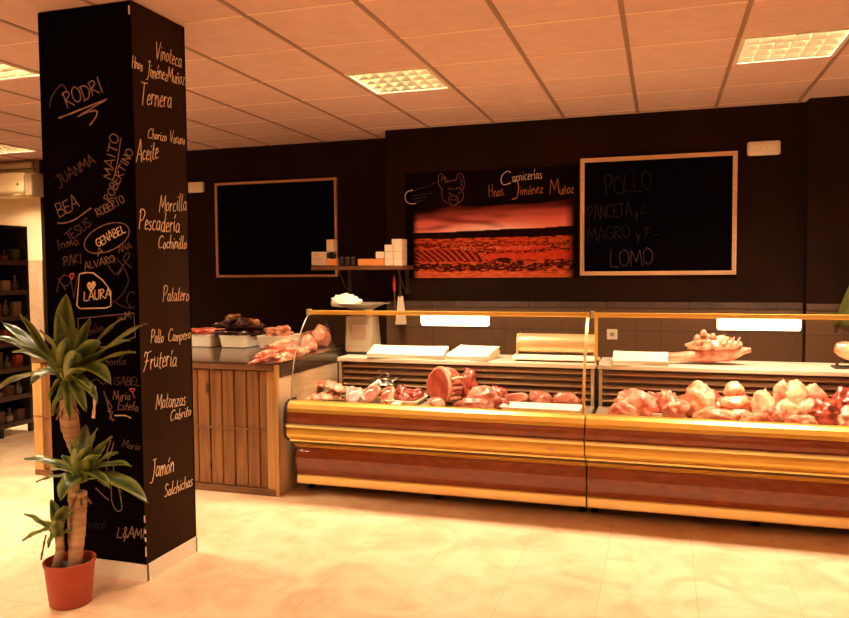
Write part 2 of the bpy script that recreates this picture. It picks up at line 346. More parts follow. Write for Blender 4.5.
# ------------------------------------------------------------------ handwriting
FONT = {
'A':(.75,[[(0,0),(.35,1),(.42,1),(.75,0)],[(.12,.38),(.64,.38)]]), 'B':(.65,[[(.05,0),(.05,1)],[(.05,1),(.5,.95),(.5,.62),(.08,.52)],[(.08,.52),(.62,.42),(.6,.08),(.05,0)]]),
'C':(.7,[[(.68,.85),(.45,1),(.12,.8),(0,.4),(.2,.03),(.68,.1)]]), 'D':(.7,[[(.08,0),(.08,1)],[(0,1),(.5,.92),(.7,.5),(.45,.06),(0,0)]]),
'E':(.6,[[(.58,1),(.05,.98),(.05,.98),(.05,0),(.05,0),(.6,.03)],[(.05,.5),(.48,.52)]]), 'F':(.75,[[(0,.72),(.08,.98),(.3,.92),(.75,1)],[(.35,.93),(.3,.4),(.05,-.1)],[(.12,.45),(.55,.5)]]),
'G':(.7,[[(.66,.85),(.4,1),(.05,.7),(.05,.25),(.35,0),(.66,.15),(.66,.45),(.4,.45)]]), 'H':(.7,[[(.05,0),(.08,1)],[(.62,1),(.6,0)],[(.05,.5),(.62,.55)]]),
'I':(.3,[[(.15,0),(.15,1)]]), 'J':(.6,[[(.15,1),(.6,1.02)],[(.42,1),(.46,.4),(.3,-.15),(0,-.2)]]), 'K':(.65,[[(.05,0),(.05,1)],[(.6,1),(.08,.45),(.65,0)]]),
'L':(.6,[[(.1,1),(.03,.05),(.03,.05),(.6,0)]]), 'M':(.85,[[(0,0),(.1,1),(.1,1),(.42,.25),(.42,.25),(.74,1),(.74,1),(.84,0)]]), 'N':(.7,[[(.05,0),(.05,1),(.05,1),(.62,0),(.62,0),(.65,1)]]),
'O':(.7,[[(.35,1),(.05,.75),(.03,.25),(.35,0),(.66,.25),(.66,.75),(.35,1)]]), 'P':(.7,[[(.12,0),(.15,1)],[(0,.85),(.35,1.02),(.7,.85),(.5,.5),(.15,.42)]]),
'R':(.7,[[(.08,0),(.1,1)],[(0,.9),(.4,1),(.58,.75),(.12,.5),(.12,.5),(.7,0)]]), 'S':(.6,[[(.56,.85),(.3,1),(.06,.78),(.3,.52),(.56,.25),(.3,0),(0,.12)]]),
'T':(.75,[[(0,1),(.75,.96)],[(.38,.98),(.34,0)]]), 'U':(.65,[[(.05,1),(.05,.25),(.3,0),(.6,.25),(.6,1)]]), 'V':(.7,[[(0,1),(.3,0),(.3,0),(.7,1.05)]]),
'Y':(.6,[[(0,1),(.3,.5)],[(.6,1),(.3,.5),(.25,0)]]), '&':(.6,[[(.6,.2),(.3,0),(.05,.25),(.4,.75),(.3,1),(.15,.8),(.6,0)],[(.3,.2),(.3,-.35)]]), 'X':(.6,[[(0,1),(.6,0)],[(.6,1),(0,0)]]),
'a':(.5,[[(.42,.42),(.2,.5),(.03,.25),(.15,.02),(.38,.15),(.42,.48),(.42,.1),(.52,.02)]]), 'b':(.45,[[(.08,1),(.05,.05)],[(.05,.3),(.25,.5),(.42,.28),(.25,.02),(.05,.06)]]),
'c':(.42,[[(.4,.42),(.2,.5),(.03,.25),(.15,.02),(.42,.08)]]), 'd':(.5,[[(.42,.42),(.2,.5),(.03,.22),(.2,0),(.4,.2),(.46,1),(.44,.1),(.52,.02)]]),
'e':(.42,[[(.05,.25),(.38,.32),(.25,.52),(.05,.3),(.12,.03),(.42,.08)]]), 'f':(.35,[[(.35,.95),(.18,.9),(.15,0)],[(0,.5),(.35,.5)]]),
'g':(.45,[[(.4,.42),(.2,.5),(.05,.25),(.2,.05),(.4,.4),(.4,-.25),(.1,-.32)]]), 'h':(.48,[[(.08,1),(.04,0)],[(.05,.3),(.25,.5),(.4,.35),(.42,0)]]),
'i':(.2,[[(.08,.5),(.1,.05),(.2,.02)],[(.1,.72),(.12,.76)]]), 'j':(.25,[[(.15,.5),(.15,-.3),(0,-.3)],[(.15,.7),(.17,.76)]]), 'l':(.22,[[(.08,1),(.06,.1),(.22,.03)]]),
'm':(.68,[[(.03,.5),(.05,0)],[(.05,.3),(.2,.5),(.3,.35),(.32,0)],[(.32,.3),(.48,.5),(.6,.35),(.64,0)]]), 'n':(.48,[[(.03,.5),(.05,0)],[(.05,.3),(.25,.5),(.38,.35),(.42,0)]]),
'o':(.45,[[(.22,.5),(.04,.3),(.12,.03),(.36,.1),(.38,.38),(.22,.5)]]), 'p':(.45,[[(.05,.5),(.03,-.35)],[(.04,.3),(.25,.5),(.42,.28),(.25,.02),(.05,.06)]]),
'r':(.35,[[(.03,.5),(.06,0)],[(.06,.3),(.2,.48),(.34,.45)]]), 's':(.35,[[(.32,.45),(.12,.48),(.08,.32),(.3,.18),(.2,0),(0,.05)]]), 't':(.32,[[(.15,.85),(.12,.1),(.3,.03)],[(0,.52),(.32,.55)]]),
'u':(.48,[[(.03,.5),(.06,.1),(.25,.02),(.4,.2),(.42,.5),(.42,.08),(.5,.02)]]), 'v':(.4,[[(0,.5),(.18,0),(.4,.5)]]), 'z':(.4,[[(.02,.48),(.36,.5),(.36,.5),(.03,.02),(.03,.02),(.42,.04)]]),
'x':(.4,[[(0,.5),(.4,0)],[(.38,.5),(0,0)]]), 'y':(.42,[[(0,.5),(.2,.05)],[(.42,.5),(.15,-.3)]]), '.':(.15,[[(.05,.02),(.08,.04)]]), '-':(.4,[[(.05,.3),(.35,.3)]]), ' ':(.35,[]),
}
FONT['Ñ'] = (.7, FONT['N'][1]+[[(.15,1.15),(.3,1.22),(.5,1.15)]]); FONT['ñ'] = (.48, FONT['n'][1]+[[(.08,.66),(.2,.72),(.36,.66)]])
FONT['í'] = (.2, [FONT['i'][1][0], [(.08,.65),(.18,.85)]]); FONT['ó'] = (.45, FONT['o'][1]+[[(.2,.65),(.32,.85)]]); FONT['é'] = (.42, FONT['e'][1]+[[(.2,.65),(.32,.85)]])
def smooth_pts(p, k=5):
    if len(p) < 3: return p
    out = []
    for i in range(len(p)-1):
        a = p[max(i-1, 0)]; b = p[i]; c_ = p[i+1]; d = p[min(i+2, len(p)-1)]
        if (b[0]-c_[0])**2+(b[1]-c_[1])**2 < 1e-9: continue
        for q in range(k):
            t = q/k; out.append(tuple(.5*((2*b[j])+(-a[j]+c_[j])*t+(2*a[j]-5*b[j]+4*c_[j]-d[j])*t*t+(-a[j]+3*b[j]-3*c_[j]+d[j])*t**3) for j in range(2)))
    out.append(p[-1]); return out
def ribbon(strokes, plane, v, w, name, m, parent, side=-1, rough=.25, seed=0):
    """flat chalk strokes (photo pixels) laid on the real plane axis=v"""
    rnd = random.Random(seed+len(strokes)); b = MB(); ax = plane
    for st in strokes:
        P = [at(x, y, ax, v) for x, y in st]
        if len(P) < 2: continue
        nrm = Vector((0, -1, 0)) if ax == 'Y' else Vector((1, 0, 0)); i0 = len(b.v)
        for j, p in enumerate(P):
            t = (P[min(j+1, len(P)-1)]-P[max(j-1, 0)])
            if t.length < 1e-6: t = Vector((1, 0, 0)) if ax == 'Y' else Vector((0, 1, 0))
            t.normalize(); s = nrm.cross(t)*(w/2*(1+rnd.uniform(-rough, rough)))
            if j == 0: p = p-t*w*.3
            if j == len(P)-1: p = p+t*w*.3
            b.v += [tuple(p+s+nrm*.0012), tuple(p-s+nrm*.0012), tuple(p+s*.6+nrm*.0028), tuple(p-s*.6+nrm*.0028)]
        for j in range(len(P)-1):
            a = i0+4*j; c_ = a+4
            b.f += [(a, c_, c_+2, a+2), (a+2, c_+2, c_+3, a+3), (a+3, c_+3, c_+1, a+1)]
    return b.build(name, m, parent)
def word(txt, p0, p1, cap, plane, v, w, m, parent, slant=.15, jit=.03, name='chalk_word'):
    """txt along the baseline p0->p1 (photo pixels), capital height cap px"""
    rnd = random.Random(hash(len(txt))+int(p0[0]*7+p0[1]))
    W = sum(FONT[c_][0]+.1 for c_ in txt)-.1
    dx, dy = p1[0]-p0[0], p1[1]-p0[1]; L = math.hypot(dx, dy)
    ux, uy = dx/W, dy/W
    if plane == 'X': nx, ny = 0, -cap          # on the pillar side letters stay upright
    else: nx, ny = dy/L*cap, -dx/L*cap
    x = 0; out = []
    for c_ in txt:
        wd, st = FONT[c_]; jy = rnd.uniform(-jit, jit)*2; js = 1+rnd.uniform(-jit, jit)*2
        for s in st:
            pts = smooth_pts(s) if len(s) > 2 else [s[0], ((s[0][0]+s[1][0])/2+rnd.uniform(-.02, .02), (s[0][1]+s[1][1])/2), s[1]]
            out.append([(p0[0]+(x+a+slant*h)*ux+(h*js+jy)*nx, p0[1]+(x+a+slant*h)*uy+(h*js+jy)*ny) for a, h in pts])
        x += wd+.1
    return ribbon(out, plane, v, w, name, m, parent)
def curve(pts, plane, v, w, m, parent, name='chalk_line', k=6): return ribbon([smooth_pts(p, k) for p in pts], plane, v, w, name, m, parent)
def poly(pts, plane, v, w, m, parent, name='chalk_line'): return ribbon([sum([[p[i], tuple((p[i][j]+p[i+1][j])/2 for j in range(2))] for i in range(len(p)-1)], [])+[p[-1]] for p in pts], plane, v, w, name, m, parent)

# ------------------------------------------------------------------ the black pillar
PX1, PX2, PY1, PY2 = -2.935, -2.387, 3.04, 3.456
pil = thing('pillar', 'square black pillar covered in chalk names and product words', 'pillar', ((PX1+PX2)/2, (PY1+PY2)/2, 0))
bx((PX1+.012, PY1+.012, 0), (PX2-.012, PY2-.012, CEIL-.003)).build('core', 'white_plaster', pil)
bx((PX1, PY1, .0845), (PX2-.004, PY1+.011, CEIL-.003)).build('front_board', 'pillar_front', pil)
mat('pillar_side_lit', (.036, .0140, .0046), .85, spec=.08, noise_=((.026, .0095, .003), (3, 3, 1.2), 4, .3, .7))  # browner copy of the black boards, light on this side painted in
sb = bx((PX2-.011, PY1+.0, .0845), (PX2, PY2, CEIL-.003)).build('side_board', 'pillar_side_lit', pil)
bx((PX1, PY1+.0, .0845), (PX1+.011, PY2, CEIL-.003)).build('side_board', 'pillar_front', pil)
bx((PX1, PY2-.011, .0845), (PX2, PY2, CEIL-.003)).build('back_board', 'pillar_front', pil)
bb = MB(); e = .004
bb.box((PX1-e, PY1-e, 0), (PX2+e, PY1+.012, .083)); bb.box((PX1-e, PY2-.012, 0), (PX2+e, PY2+e, .083)); bb.box((PX1-e, PY1, 0), (PX1+.012, PY2, .083)); bb.box((PX2-.012, PY1, 0), (PX2+e, PY2, .083))
bb.build('baseboard', 'white_plaster', pil)
W = .0036
def side(t, p0, p1, cap, w=W, m='chalk'): return word(t, p0, p1, cap, 'X', PX2, w, m, pil, slant=.2)
side('Vinoteca', (155, 58), (181, 67), 17)
side('Hnos', (131.5, 67), (142, 71), 12); side('JiménezMuñoz', (146, 76), (184, 85), 15)
side('Ternera', (139.5, 104), (171, 107.5), 22, W*1.2)
side('Chorizo', (147.5, 138), (166, 141.5), 10); side('Vacuno', (169.5, 142), (184.5, 145), 11)
side('Aceite', (136, 161), (157.5, 160), 20, W*1.2)
side('Morcilla', (159, 211), (186, 211), 17); side('Pescadería', (138, 229), (179, 232), 19, W*1.2); side('Cochinillo', (158, 249), (186, 248), 13)
side('Patatero', (162, 302), (188.5, 300), 15)
side('Pollo', (150, 343), (163, 342), 13); side('Campero', (168, 342), (190, 339), 12)
side('Frutería', (143, 369), (176, 366), 19, W*1.3)
side('Matanzas', (155.5, 409), (185, 405), 16); side('Cabrito', (170, 421.5), (190.5, 415.5), 11)
side('Jamón', (150, 479), (173.5, 471), 19, W*1.2); side('Salchichas', (164, 498), (192, 485), 12)
def front(t, p0, p1, cap, m='chalk_mid', w=.0045, sl=.12): return word(t, p0, p1, cap, 'Y', PY1, w, m, pil, slant=sl)
FL = lambda pts, m='chalk_mid', w=.0045: curve(pts, 'Y', PY1, w, m, pil)
front('RODRI', (67, 108), (104, 91), 15, 'chalk_mid', .0055)
FL([[(49.7, 107), (52, 97), (57.8, 88), (63, 85), (68, 92)]], 'chalk_dim')
FL([[(59.4, 118), (80, 110), (107, 99)], [(107, 99), (92, 108), (78, 116.6), (88, 112), (96.6, 111), (96, 117), (90, 125)]], 'chalk_mid', .007)
front('JUANMA', (59, 186), (96, 163), 10, 'chalk_dim')
front('MAITO', (112, 180), (119.5, 136), 9, 'chalk_mid', .005); FL([[(113.5, 180), (118, 160), (121, 138)]], 'chalk_mid')
front('ROBERTINO', (111, 203), (134, 152), 8, 'chalk_mid'); front('ROBERTO', (98, 217), (125, 202), 8, 'chalk_mid', .004)
front('BEA', (59, 217), (80, 207), 13, 'chalk_mid', .005); FL([[(58, 223), (65, 223), (76, 219), (91, 208)]], 'chalk_mid', .006)
front('JESUS', (69, 243), (92, 225), 9, 'chalk_dim', .004); front('Inma', (58, 250), (79, 244), 10, 'chalk_dim', .004)
el = [(107+math.cos(a)*24*math.cos(-.42)-math.sin(a)*13*math.sin(-.42), 238+math.cos(a)*24*math.sin(-.42)+math.sin(a)*13*math.cos(-.42)) for a in [k*2*PI/14 for k in range(15)]]
FL([el], 'chalk_mid', .0045); front('GENABEL', (98, 247), (126, 232), 8, 'chalk', .0045); front('A', (98, 256), (104, 253), 6, 'chalk_mid')
front('PAKI', (63.5, 266), (82, 263), 9, 'chalk_dim', .004); front('ALVARO', (85, 270), (115, 262), 7, 'chalk_mid', .004); front('ANA', (119, 253), (132, 248), 6, 'chalk_dim', .004)
FL([[(104, 258), (110, 268), (116, 274), (122, 268), (118, 276)], [(112, 256), (120, 262), (127, 274), (128, 284), (120, 297), (112, 303)], [(120, 270), (126, 262), (130, 255), (127, 253), (124, 260), (132, 268)],
    [(112, 300), (122, 306), (131, 308), (135, 306)], [(135, 293), (130, 292), (127, 300), (131, 308)], [(104, 262), (110, 257), (116, 262)]], 'chalk_dim', .0035)
poly([[(79.6, 274), (86, 272.5), (93.4, 273), (103, 280.5), (108, 287), (111, 292), (111, 306), (106, 308), (80, 308.5), (77, 305.5), (79.6, 274)]], 'Y', PY1, .006, 'chalk', pil)
front('LAURA', (84, 301), (111, 298), 9, 'chalk', .0055)
FL([[(91, 291), (88, 286), (89.5, 283), (91.5, 285), (93.5, 282), (95, 285), (91, 291)], [(90, 287), (92.5, 287)], [(90.5, 285.5), (94, 285)]], 'chalk', .010)
FL([[(70.7, 277), (72, 285), (74, 298)], [(74, 298), (76, 286), (78, 276)], [(57, 292), (60, 280), (65, 275), (72, 280), (66, 286), (60, 282)], [(58, 278), (66, 290)]], 'chalk_dim', .0045)
FL([[(70, 275), (72, 279), (74, 274), (71, 274)]], 'chalk_red', .006)
poly([[(78, 318.5), (134, 313), (135.5, 337), (110, 346), (80, 350), (78, 318.5)]], 'Y', PY1, .004, 'chalk_mid', pil)
front('vuM', (119, 321), (131, 318), 7, 'chalk_mid', .004); front('Emilio', (86, 336), (104, 330), 8, 'chalk_dim', .004)
front('Sonia', (104, 366), (126, 364), 8, 'chalk_dim', .0035); front('ISABEL', (113, 384.5), (139.5, 385.5), 8, 'chalk_dim', .004)
FL([[(91, 382), (97, 379), (103, 384), (110, 381), (112, 385)], [(90, 365), (100, 360), (110, 362)], [(118, 362), (126, 352), (130, 350)]], 'chalk_dim', .004)
front('Nuria', (113, 399), (130, 400), 9, 'chalk_mid', .0045); front('Estefa', (117.5, 409), (138, 411), 9, 'chalk_mid', .0045)
FL([[(115, 415.5), (125, 415.5), (131, 418)]], 'chalk', .006); FL([[(94.5, 387), (95, 400), (93.5, 417)]], 'chalk', .018)
FL([[(104, 391), (107, 401), (110, 412), (113, 421)], [(104, 391), (109, 405), (107, 399), (112, 407), (108, 411), (113, 412), (110, 418), (115, 420)]], 'chalk_mid', .0045)
FL([[(132, 392), (130, 389), (133, 389), (135, 389), (133, 393), (135, 398)]], 'chalk_red', .005)
front('Maria', (122, 447), (140, 450), 8, 'chalk_dim', .004)
FL([[(111, 440), (107, 452), (106, 457), (111, 452), (114, 442)], [(111, 452), (107, 465), (108, 472), (114, 470), (112, 462)], [(111.5, 481), (112, 500), (115.5, 509), (120, 511), (122, 505), (117.5, 481)], [(113, 482), (122, 492)], [(96, 488), (104, 496), (109, 500)], [(98, 480), (106, 486)]], 'chalk_mid', .0042)
front('vero', (88, 528), (106, 528), 11, 'chalk_faint', .004); front('L&AMI', (117, 537), (144.5, 538), 10, 'chalk_mid', .005)
ribbon([[(144.6, 516), (144.9, 522)], [(145.3, 530), (145.5, 533)], [(145.6, 538), (145.9, 541)], [(146, 547), (146.3, 556)], [(129.0, 6), (129.3, 14)]], 'Y', PY1, .008, 'worn_edge', 'chalk', pil)

# ------------------------------------------------------------------ boards and mural on the back wall
def board(name, label, y, TL, TR, BR, BL, fw, fm, sm='slate'):
    """TL.. in photo pixels of the frame's outer corners"""
    a = at(*TL, 'Y', y); b = at(*TR, 'Y', y); c_ = at(*BR, 'Y', y); d = at(*BL, 'Y', y)
    x0 = (a.x+d.x)/2; x1 = (b.x+c_.x)/2; z0 = (c_.z+d.z)/2; z1 = (a.z+b.z)/2
    t = thing(name, label, 'menu board', ((x0+x1)/2, y+.02, z0))
    bx((x0+fw*.5, y+.004, z0+fw*.5), (x1-fw*.5, y+.02, z1-fw*.5)).build('slate', sm, t)
    for lo, hi in (((x0, z0), (x1, z0+fw)), ((x0, z1-fw), (x1, z1)), ((x0, z0+fw), (x0+fw, z1-fw)), ((x1-fw, z0+fw), (x1, z1-fw))):
        bx((lo[0], y-.012, lo[1]), (hi[0], y+.02, hi[1])).build('frame_rail', fm, t, bevel=.004)
    return t, (x0, x1, z0, z1)
YB1 = YWL-.021; YB2 = YWR-.021
board('menu_board', 'blank black menu board in a thin pale frame behind the wooden counter', YB1, (213.6, 184.5), (336.2, 176.2), (337.9, 276.5), (218, 277.7), .024, 'frame_dim')
rb, ext = board('menu_board', 'black menu board with faint chalk words in a pale wood frame, right of the mural', YB2, (580.2, 160.6), (737.4, 149), (736.4, 273.9), (580.2, 276.3), .034, 'frame_wood')
bw = lambda t, a, b, cap, m='chalk_faint', w=.006: word(t, a, b, cap, 'Y', YB2+.003, w, m, rb, slant=.02)
bw('POLLO', (605, 196), (652, 190), 19); bw('PANCETA', (588, 220), (632, 215), 13); bw('y', (635, 217), (638, 217), 12); bw('C', (641, 214), (646, 214), 9)
bw('MAGRO', (588.5, 242), (630, 237), 13); bw('y', (636, 240), (640, 240), 12); bw('F', (644, 238), (650, 238), 11); bw('-', (653, 238), (659, 238), 11)
bw('LOMO', (610.5, 267), (653, 264), 17, 'chalk_board')

mx0, mx1, mz0, mz1 = -2.225, -.675, 1.44, 2.385
mur = thing('wall_mural', 'printed mural of a red sunset over vineyards under the shop lettering', 'mural', ((mx0+mx1)/2, YWR, mz0))
def mural_col(u, v):
    n1 = noise.noise(Vector((u*5, v*22, 1))); n2 = noise.noise(Vector((u*26, v*60, 4))); n3 = noise.noise(Vector((u*60, v*90, 8)))
    hz = .425+.035*u+.008*noise.noise(Vector((u*6, 0, 3)))
    def mixc(a, b, t): t = max(0, min(1, t)); return tuple(a[i]*(1-t)+b[i]*t for i in range(3))
    if v > hz:
        s = (v-hz)/(.70-hz)
        c_ = mixc((.78, .26, .19), (.50, .10, .075), s*1.3)
        c_ = mixc(c_, (1, .85, .75), 1.1*math.exp(-((u-.48)/.26)**2)*max(0, 1-s*3.2))
        c_ = mixc(c_, (.22, .055, .035), max(0, .50+n1*1.3-u*1.5+s*.5))
        c_ = mixc(c_, (.004, .001, .0006), (s-.42)/.55+n1*.25+.25*(1-u))
        if s > 1: c_ = (.004, .001, .0006)
    elif v > hz-.055-.03*u: c_ = mixc((.012, .004, .002), (.05, .014, .008), n2)
    else:
        c_ = mixc((.74, .21, .06), (.22, .035, .012), .42+n2*1.9+n1*.8)
        hill = math.exp(-((u-.66)/.13)**2)*.11+.25
        if .17 < v < hill+.01 and u > .48: c_ = mixc((.82, .155, .06), (.6, .10, .04), .5+n2)
        if .155 < v < .265 and .04 < u < .50:
            q = math.sin((u*1.0+(v-.155)*(.9-1.0*u))*2*PI*27)+n3*.9; lim = .50-(v-.155)*1.0
            if u < lim: c_ = mixc((.60, .12, .045), (.07, .014, .02), .5+q*.8)
        if .262 < v < .285 and .3 < u < .78: c_ = mixc(c_, (.85, .58, .42), (n3-.12)*6)
        if abs(v-.25-.03*n1) < .018 and u > .42: c_ = mixc(c_, (.03, .008, .004), .6+n3*2)
        if abs(v-.31) < .02: c_ = mixc(c_, (.09, .02, .01), .35+n3*2.5)
        if ((u-.58)/.05)**2+((v-.165)/.02)**2 < 1+n3: c_ = (.05, .012, .006)
        tb = .105+.05*noise.noise(Vector((u*5, 5, 3)))+.02*noise.noise(Vector((u*23, 5, 3)))
        if abs(v-tb) < .032+.045*n2+.03*n3: c_ = mixc(c_, (.028, .009, .004), .85+n3*.6)
        if v < .055: c_ = mixc((.80, .30, .10), (.5, .14, .04), .4+n2*1.5)
        if v < .008: c_ = mixc(c_, (.8, .4, .2), .5)
    ed = min(1, max(0, (u-.045)/.035))*min(1, max(0, (.975-u)/.05))
    k_ = (1.05, .74, .78) if v > hz else (.74, .36, .34); c_ = tuple(c_[i]*k_[i] for i in range(3))
    return mixc((.0028, .0010, .0006), c_, ed)
NU, NV = 300, 170
me = bpy.data.meshes.new('panel'); vs = []; fs = []
for j in range(NV+1):
    for i in range(NU+1): vs.append(((mx1-mx0)*(i/NU-.5), -.014, (mz1-mz0)*j/NV))
for j in range(NV):
    for i in range(NU): a = j*(NU+1)+i; fs.append((a, a+1, a+NU+2, a+NU+1))
# thickness: four edge strips and a back
b0 = len(vs); hw = (mx1-mx0)/2; hh = mz1-mz0
vs += [(-hw, -.001, 0), (hw, -.001, 0), (hw, -.001, hh), (-hw, -.001, hh)]
cA, cB, cC, cD = 0, NU, (NV+1)*(NU+1)-1, NV*(NU+1)
fs += [(cA, b0, b0+1, cB), (cB, b0+1, b0+2, cC), (cC, b0+2, b0+3, cD), (cD, b0+3, b0, cA), (b0, b0+3, b0+2, b0+1)]
me.from_pydata(vs, [], fs)
ca = me.color_attributes.new('print', 'FLOAT_COLOR', 'POINT')
for j in range(NV+1):
    for i in range(NU+1): ca.data[j*(NU+1)+i].color = (*mural_col(i/NU, j/NV), 1)
for q in range(4): ca.data[b0+q].color = (.01, .005, .004, 1)
m = bpy.data.materials.new('mural_print'); m.use_nodes = True; n = m.node_tree.nodes.new('ShaderNodeAttribute'); n.attribute_name = 'print'
m.node_tree.links.new(n.outputs['Color'], m.node_tree.nodes['Principled BSDF'].inputs['Base Color']); m.node_tree.nodes['Principled BSDF'].inputs['Roughness'].default_value = .6
m.node_tree.nodes['Principled BSDF'].inputs['Specular IOR Level'].default_value = .03
M['mural_print'] = m; me.materials.append(m); po = bpy.data.objects.new('panel', me); COL.objects.link(po); po.parent = mur
YM = YWR-.0145
mw = lambda t, a, b, cap, m='chalk', w=.0034, nm='lettering': word(t, a, b, cap, 'Y', YM, w, m, mur, slant=.15, name=nm)
mw('C', (501, 186), (511, 184.5), 14, 'chalk', .0055); mw('arnicerías', (512.5, 182), (542, 178), 11)
mw('Hnos.', (489, 197), (505, 195), 12, 'chalk_orange'); mw('J', (512, 196), (521, 194), 15, 'chalk_orange', .006); mw('iménez', (520, 195), (543, 193), 11, 'chalk_orange')
mw('M', (550, 194), (559, 193), 15, 'chalk_orange'); mw('uñoz', (559.5, 194), (573.5, 193), 11, 'chalk_orange')
pk = lambda pts, m='chalk_orange', w=.0026, nm='pig_drawing': curve([[(400+x/4.717, 160+y/4.717) for x, y in p] for p in pts], 'Y', YM, w, m, mur, name=nm)
pk([[(200, 140), (183, 115), (182, 75), (195, 66), (215, 85), (225, 105)], [(195, 100), (200, 80), (212, 95), (214, 110)], [(265, 95), (272, 70), (285, 62), (300, 85), (303, 120), (292, 145)], [(280, 80), (290, 100), (288, 125)],
    [(225, 105), (245, 95), (265, 97)], [(200, 140), (197, 165), (205, 190), (225, 205)], [(292, 145), (300, 165), (292, 190), (270, 205)], [(225, 140), (240, 132), (250, 142)], [(262, 138), (275, 130), (288, 140)],
    [(235, 205), (232, 180), (250, 168), (272, 178), (272, 205), (250, 214), (235, 205)], [(243, 190), (246, 184), (248, 192)], [(260, 190), (263, 184), (265, 192)], [(230, 155), (245, 165)], [(285, 152), (270, 164)]])
pk([[(60, 142), (35, 150), (24, 172), (32, 198), (55, 207), (75, 205)]], 'chalk', .006, 'emblem_arc')
pk([[(60, 150), (90, 135), (130, 125), (165, 108), (180, 100)], [(150, 148), (148, 156), (135, 165)], [(55, 170), (85, 166)], [(90, 165), (130, 158)], [(55, 185), (95, 180)], [(100, 178), (125, 172)], [(70, 197), (105, 192)]], 'chalk_dim', .003, 'emblem_lines')

# emergency lights, socket
def emergency(px0, py0, px1, py1, y, label):
    a = at(px0, py0, 'Y', y); b = at(px1, py1, 'Y', y); x0, x1, z1, z0 = a.x, b.x, a.z, b.z
    t = thing('emergency_light', label, 'emergency light', ((x0+x1)/2, y, z0), 'wall emergency lights')
    bx((x0, y-.045, z0), (x1, y, z1)).build('housing', 'white_plastic', t, bevel=.018, seg=3)
    bx((x0+.03, y-.052, z0+.03), (x1-.03, y-.04, z1-.03)).build('diffuser', 'white_plaster', t, bevel=.005)
    for q in (.38, .56): bx((x0+(x1-x0)*q, y-.056, z0+.045), (x0+(x1-x0)*(q+.05), y-.05, z1-.045)).build('indicator', 'paper', t)
    return t
emergency(747, 142.5, 780, 155, YWR, 'white emergency light on the dark wall, upper right of the menu board')
emergency(183, 183, 205, 192.5, YWL, 'white emergency light on the dark wall, just right of the pillar')
a = at(607, 329, 'Y', YWR-.012); b = at(617.5, 339.5, 'Y', YWR-.012)
t = thing('wall_socket', 'small white wall socket on the dark tiles above the worktop', 'socket', ((a.x+b.x)/2, YWR-.012, b.z))
bx((a.x, YWR-.022, b.z), (b.x, YWR-.012, a.z)).build('plate', 'white_plastic', t, bevel=.004)
MB().tube([((a.x+b.x)/2, YWR-.026, (a.z+b.z)/2), ((a.x+b.x)/2, YWR-.0225, (a.z+b.z)/2)], .018, 16).build('recess', 'printer_grey', t)
tg = MB()      # hanging green apron at the right edge
cs = at(846, 300, 'Y', YWX)
ap = thing('apron', 'green cloth apron hanging on the dark wall at the right edge', 'apron', (1.42, YWX, 1.08))
g = MB(); NN = 14
for j in range(8):
    z = 1.42-.36*j/7; hwid = .06+.13*(j/7)**.8
    for i in range(NN+1):
        s_ = i/NN*2-1; g.v.append((1.43+s_*hwid, YWX-.035-.015*math.sin(i*1.7+j*.2)*(j/7), z))
for j in range(7):
    for i in range(NN): a_ = j*(NN+1)+i; g.f.append((a_, a_+1, a_+NN+2, a_+NN+1))
o = g.build('cloth', 'green_cloth', ap, True); sm = o.modifiers.new('s', 'SOLIDIFY'); sm.thickness = .006; sm.offset = 0
MB().tube([(1.43, YWX, 1.44), (1.43, YWX-.05, 1.44), (1.43, YWX-.055, 1.46)], .006, 8).build('hook', 'steel', ap, True)

mat('side_cream', (.66, .46, .30), .6)
# ------------------------------------------------------------------ wooden counter on the left
WX0, WX1, WY0, WY1, WZ = -4.47, -2.427, 4.46, 5.78, .9
wc = thing('wooden_counter', 'pine-clad counter with dark polished top behind the black pillar', 'counter', ((WX0+WX1)/2, (WY0+WY1)/2, 0))
bx((WX0+.02, WY0+.03, .0), (WX1-.02, WY1, WZ-.1)).build('body', 'wall_cream', wc)
bx((WX1-.02, WY0+.02, .0), (WX1, WY1, WZ-.1)).build('side_panel', 'side_cream', wc)
x = WX0+.085; k = 0; wdt = .0955
while x < WX1-.10:
    pl = bx((x+.004, WY0+.004+.004*(k % 2), .05), (x+wdt-.004, WY0+.03, WZ-.055)).build('slat', 'pine', wc, bevel=.008)
    x += wdt; k += 1
bx((WX1-.085, WY0+.0, .045), (WX1-.028, WY0+.03, WZ-.055)).build('corner_post', 'pine_light', wc, bevel=.005)
bx((WX1-.027, WY0-.002, .0), (WX1+.001, WY0+.028, WZ-.01)).build('corner_post', 'pine_light', wc, bevel=.004)
bx((WX0, WY0-.002, .0), (WX0+.08, WY0+.03, WZ-.055)).build('corner_post', 'pine_light', wc, bevel=.005)
bx((WX0, WY0-.004, .0), (WX1-.028, WY0+.03, .045)).build('plinth', 'wood_rail', wc, bevel=.005)
bx((WX0, WY0-.006, WZ-.052), (WX1-.028, WY0+.03, WZ-.012)).build('top_rail', 'wood_rail', wc, bevel=.006)
bx((WX0, WY0-.004, .44), (WX1-.088, WY0+.0022, .452)).build('cross_rail', 'wood_rail', wc, bevel=.002)
mat('top_dark', (.075, .036, .020), .16, spec=.6)
bx((WX0-.01, WY0-.01, WZ-.012), (WX1+.006, WY1, WZ)).build('worktop', 'top_dark', wc, bevel=.003)
bx((WX1-.02, WY0+.03, WZ-.1), (WX1+.003, WY1, WZ-.014)).build('end_strip', 'dark_metal', wc)

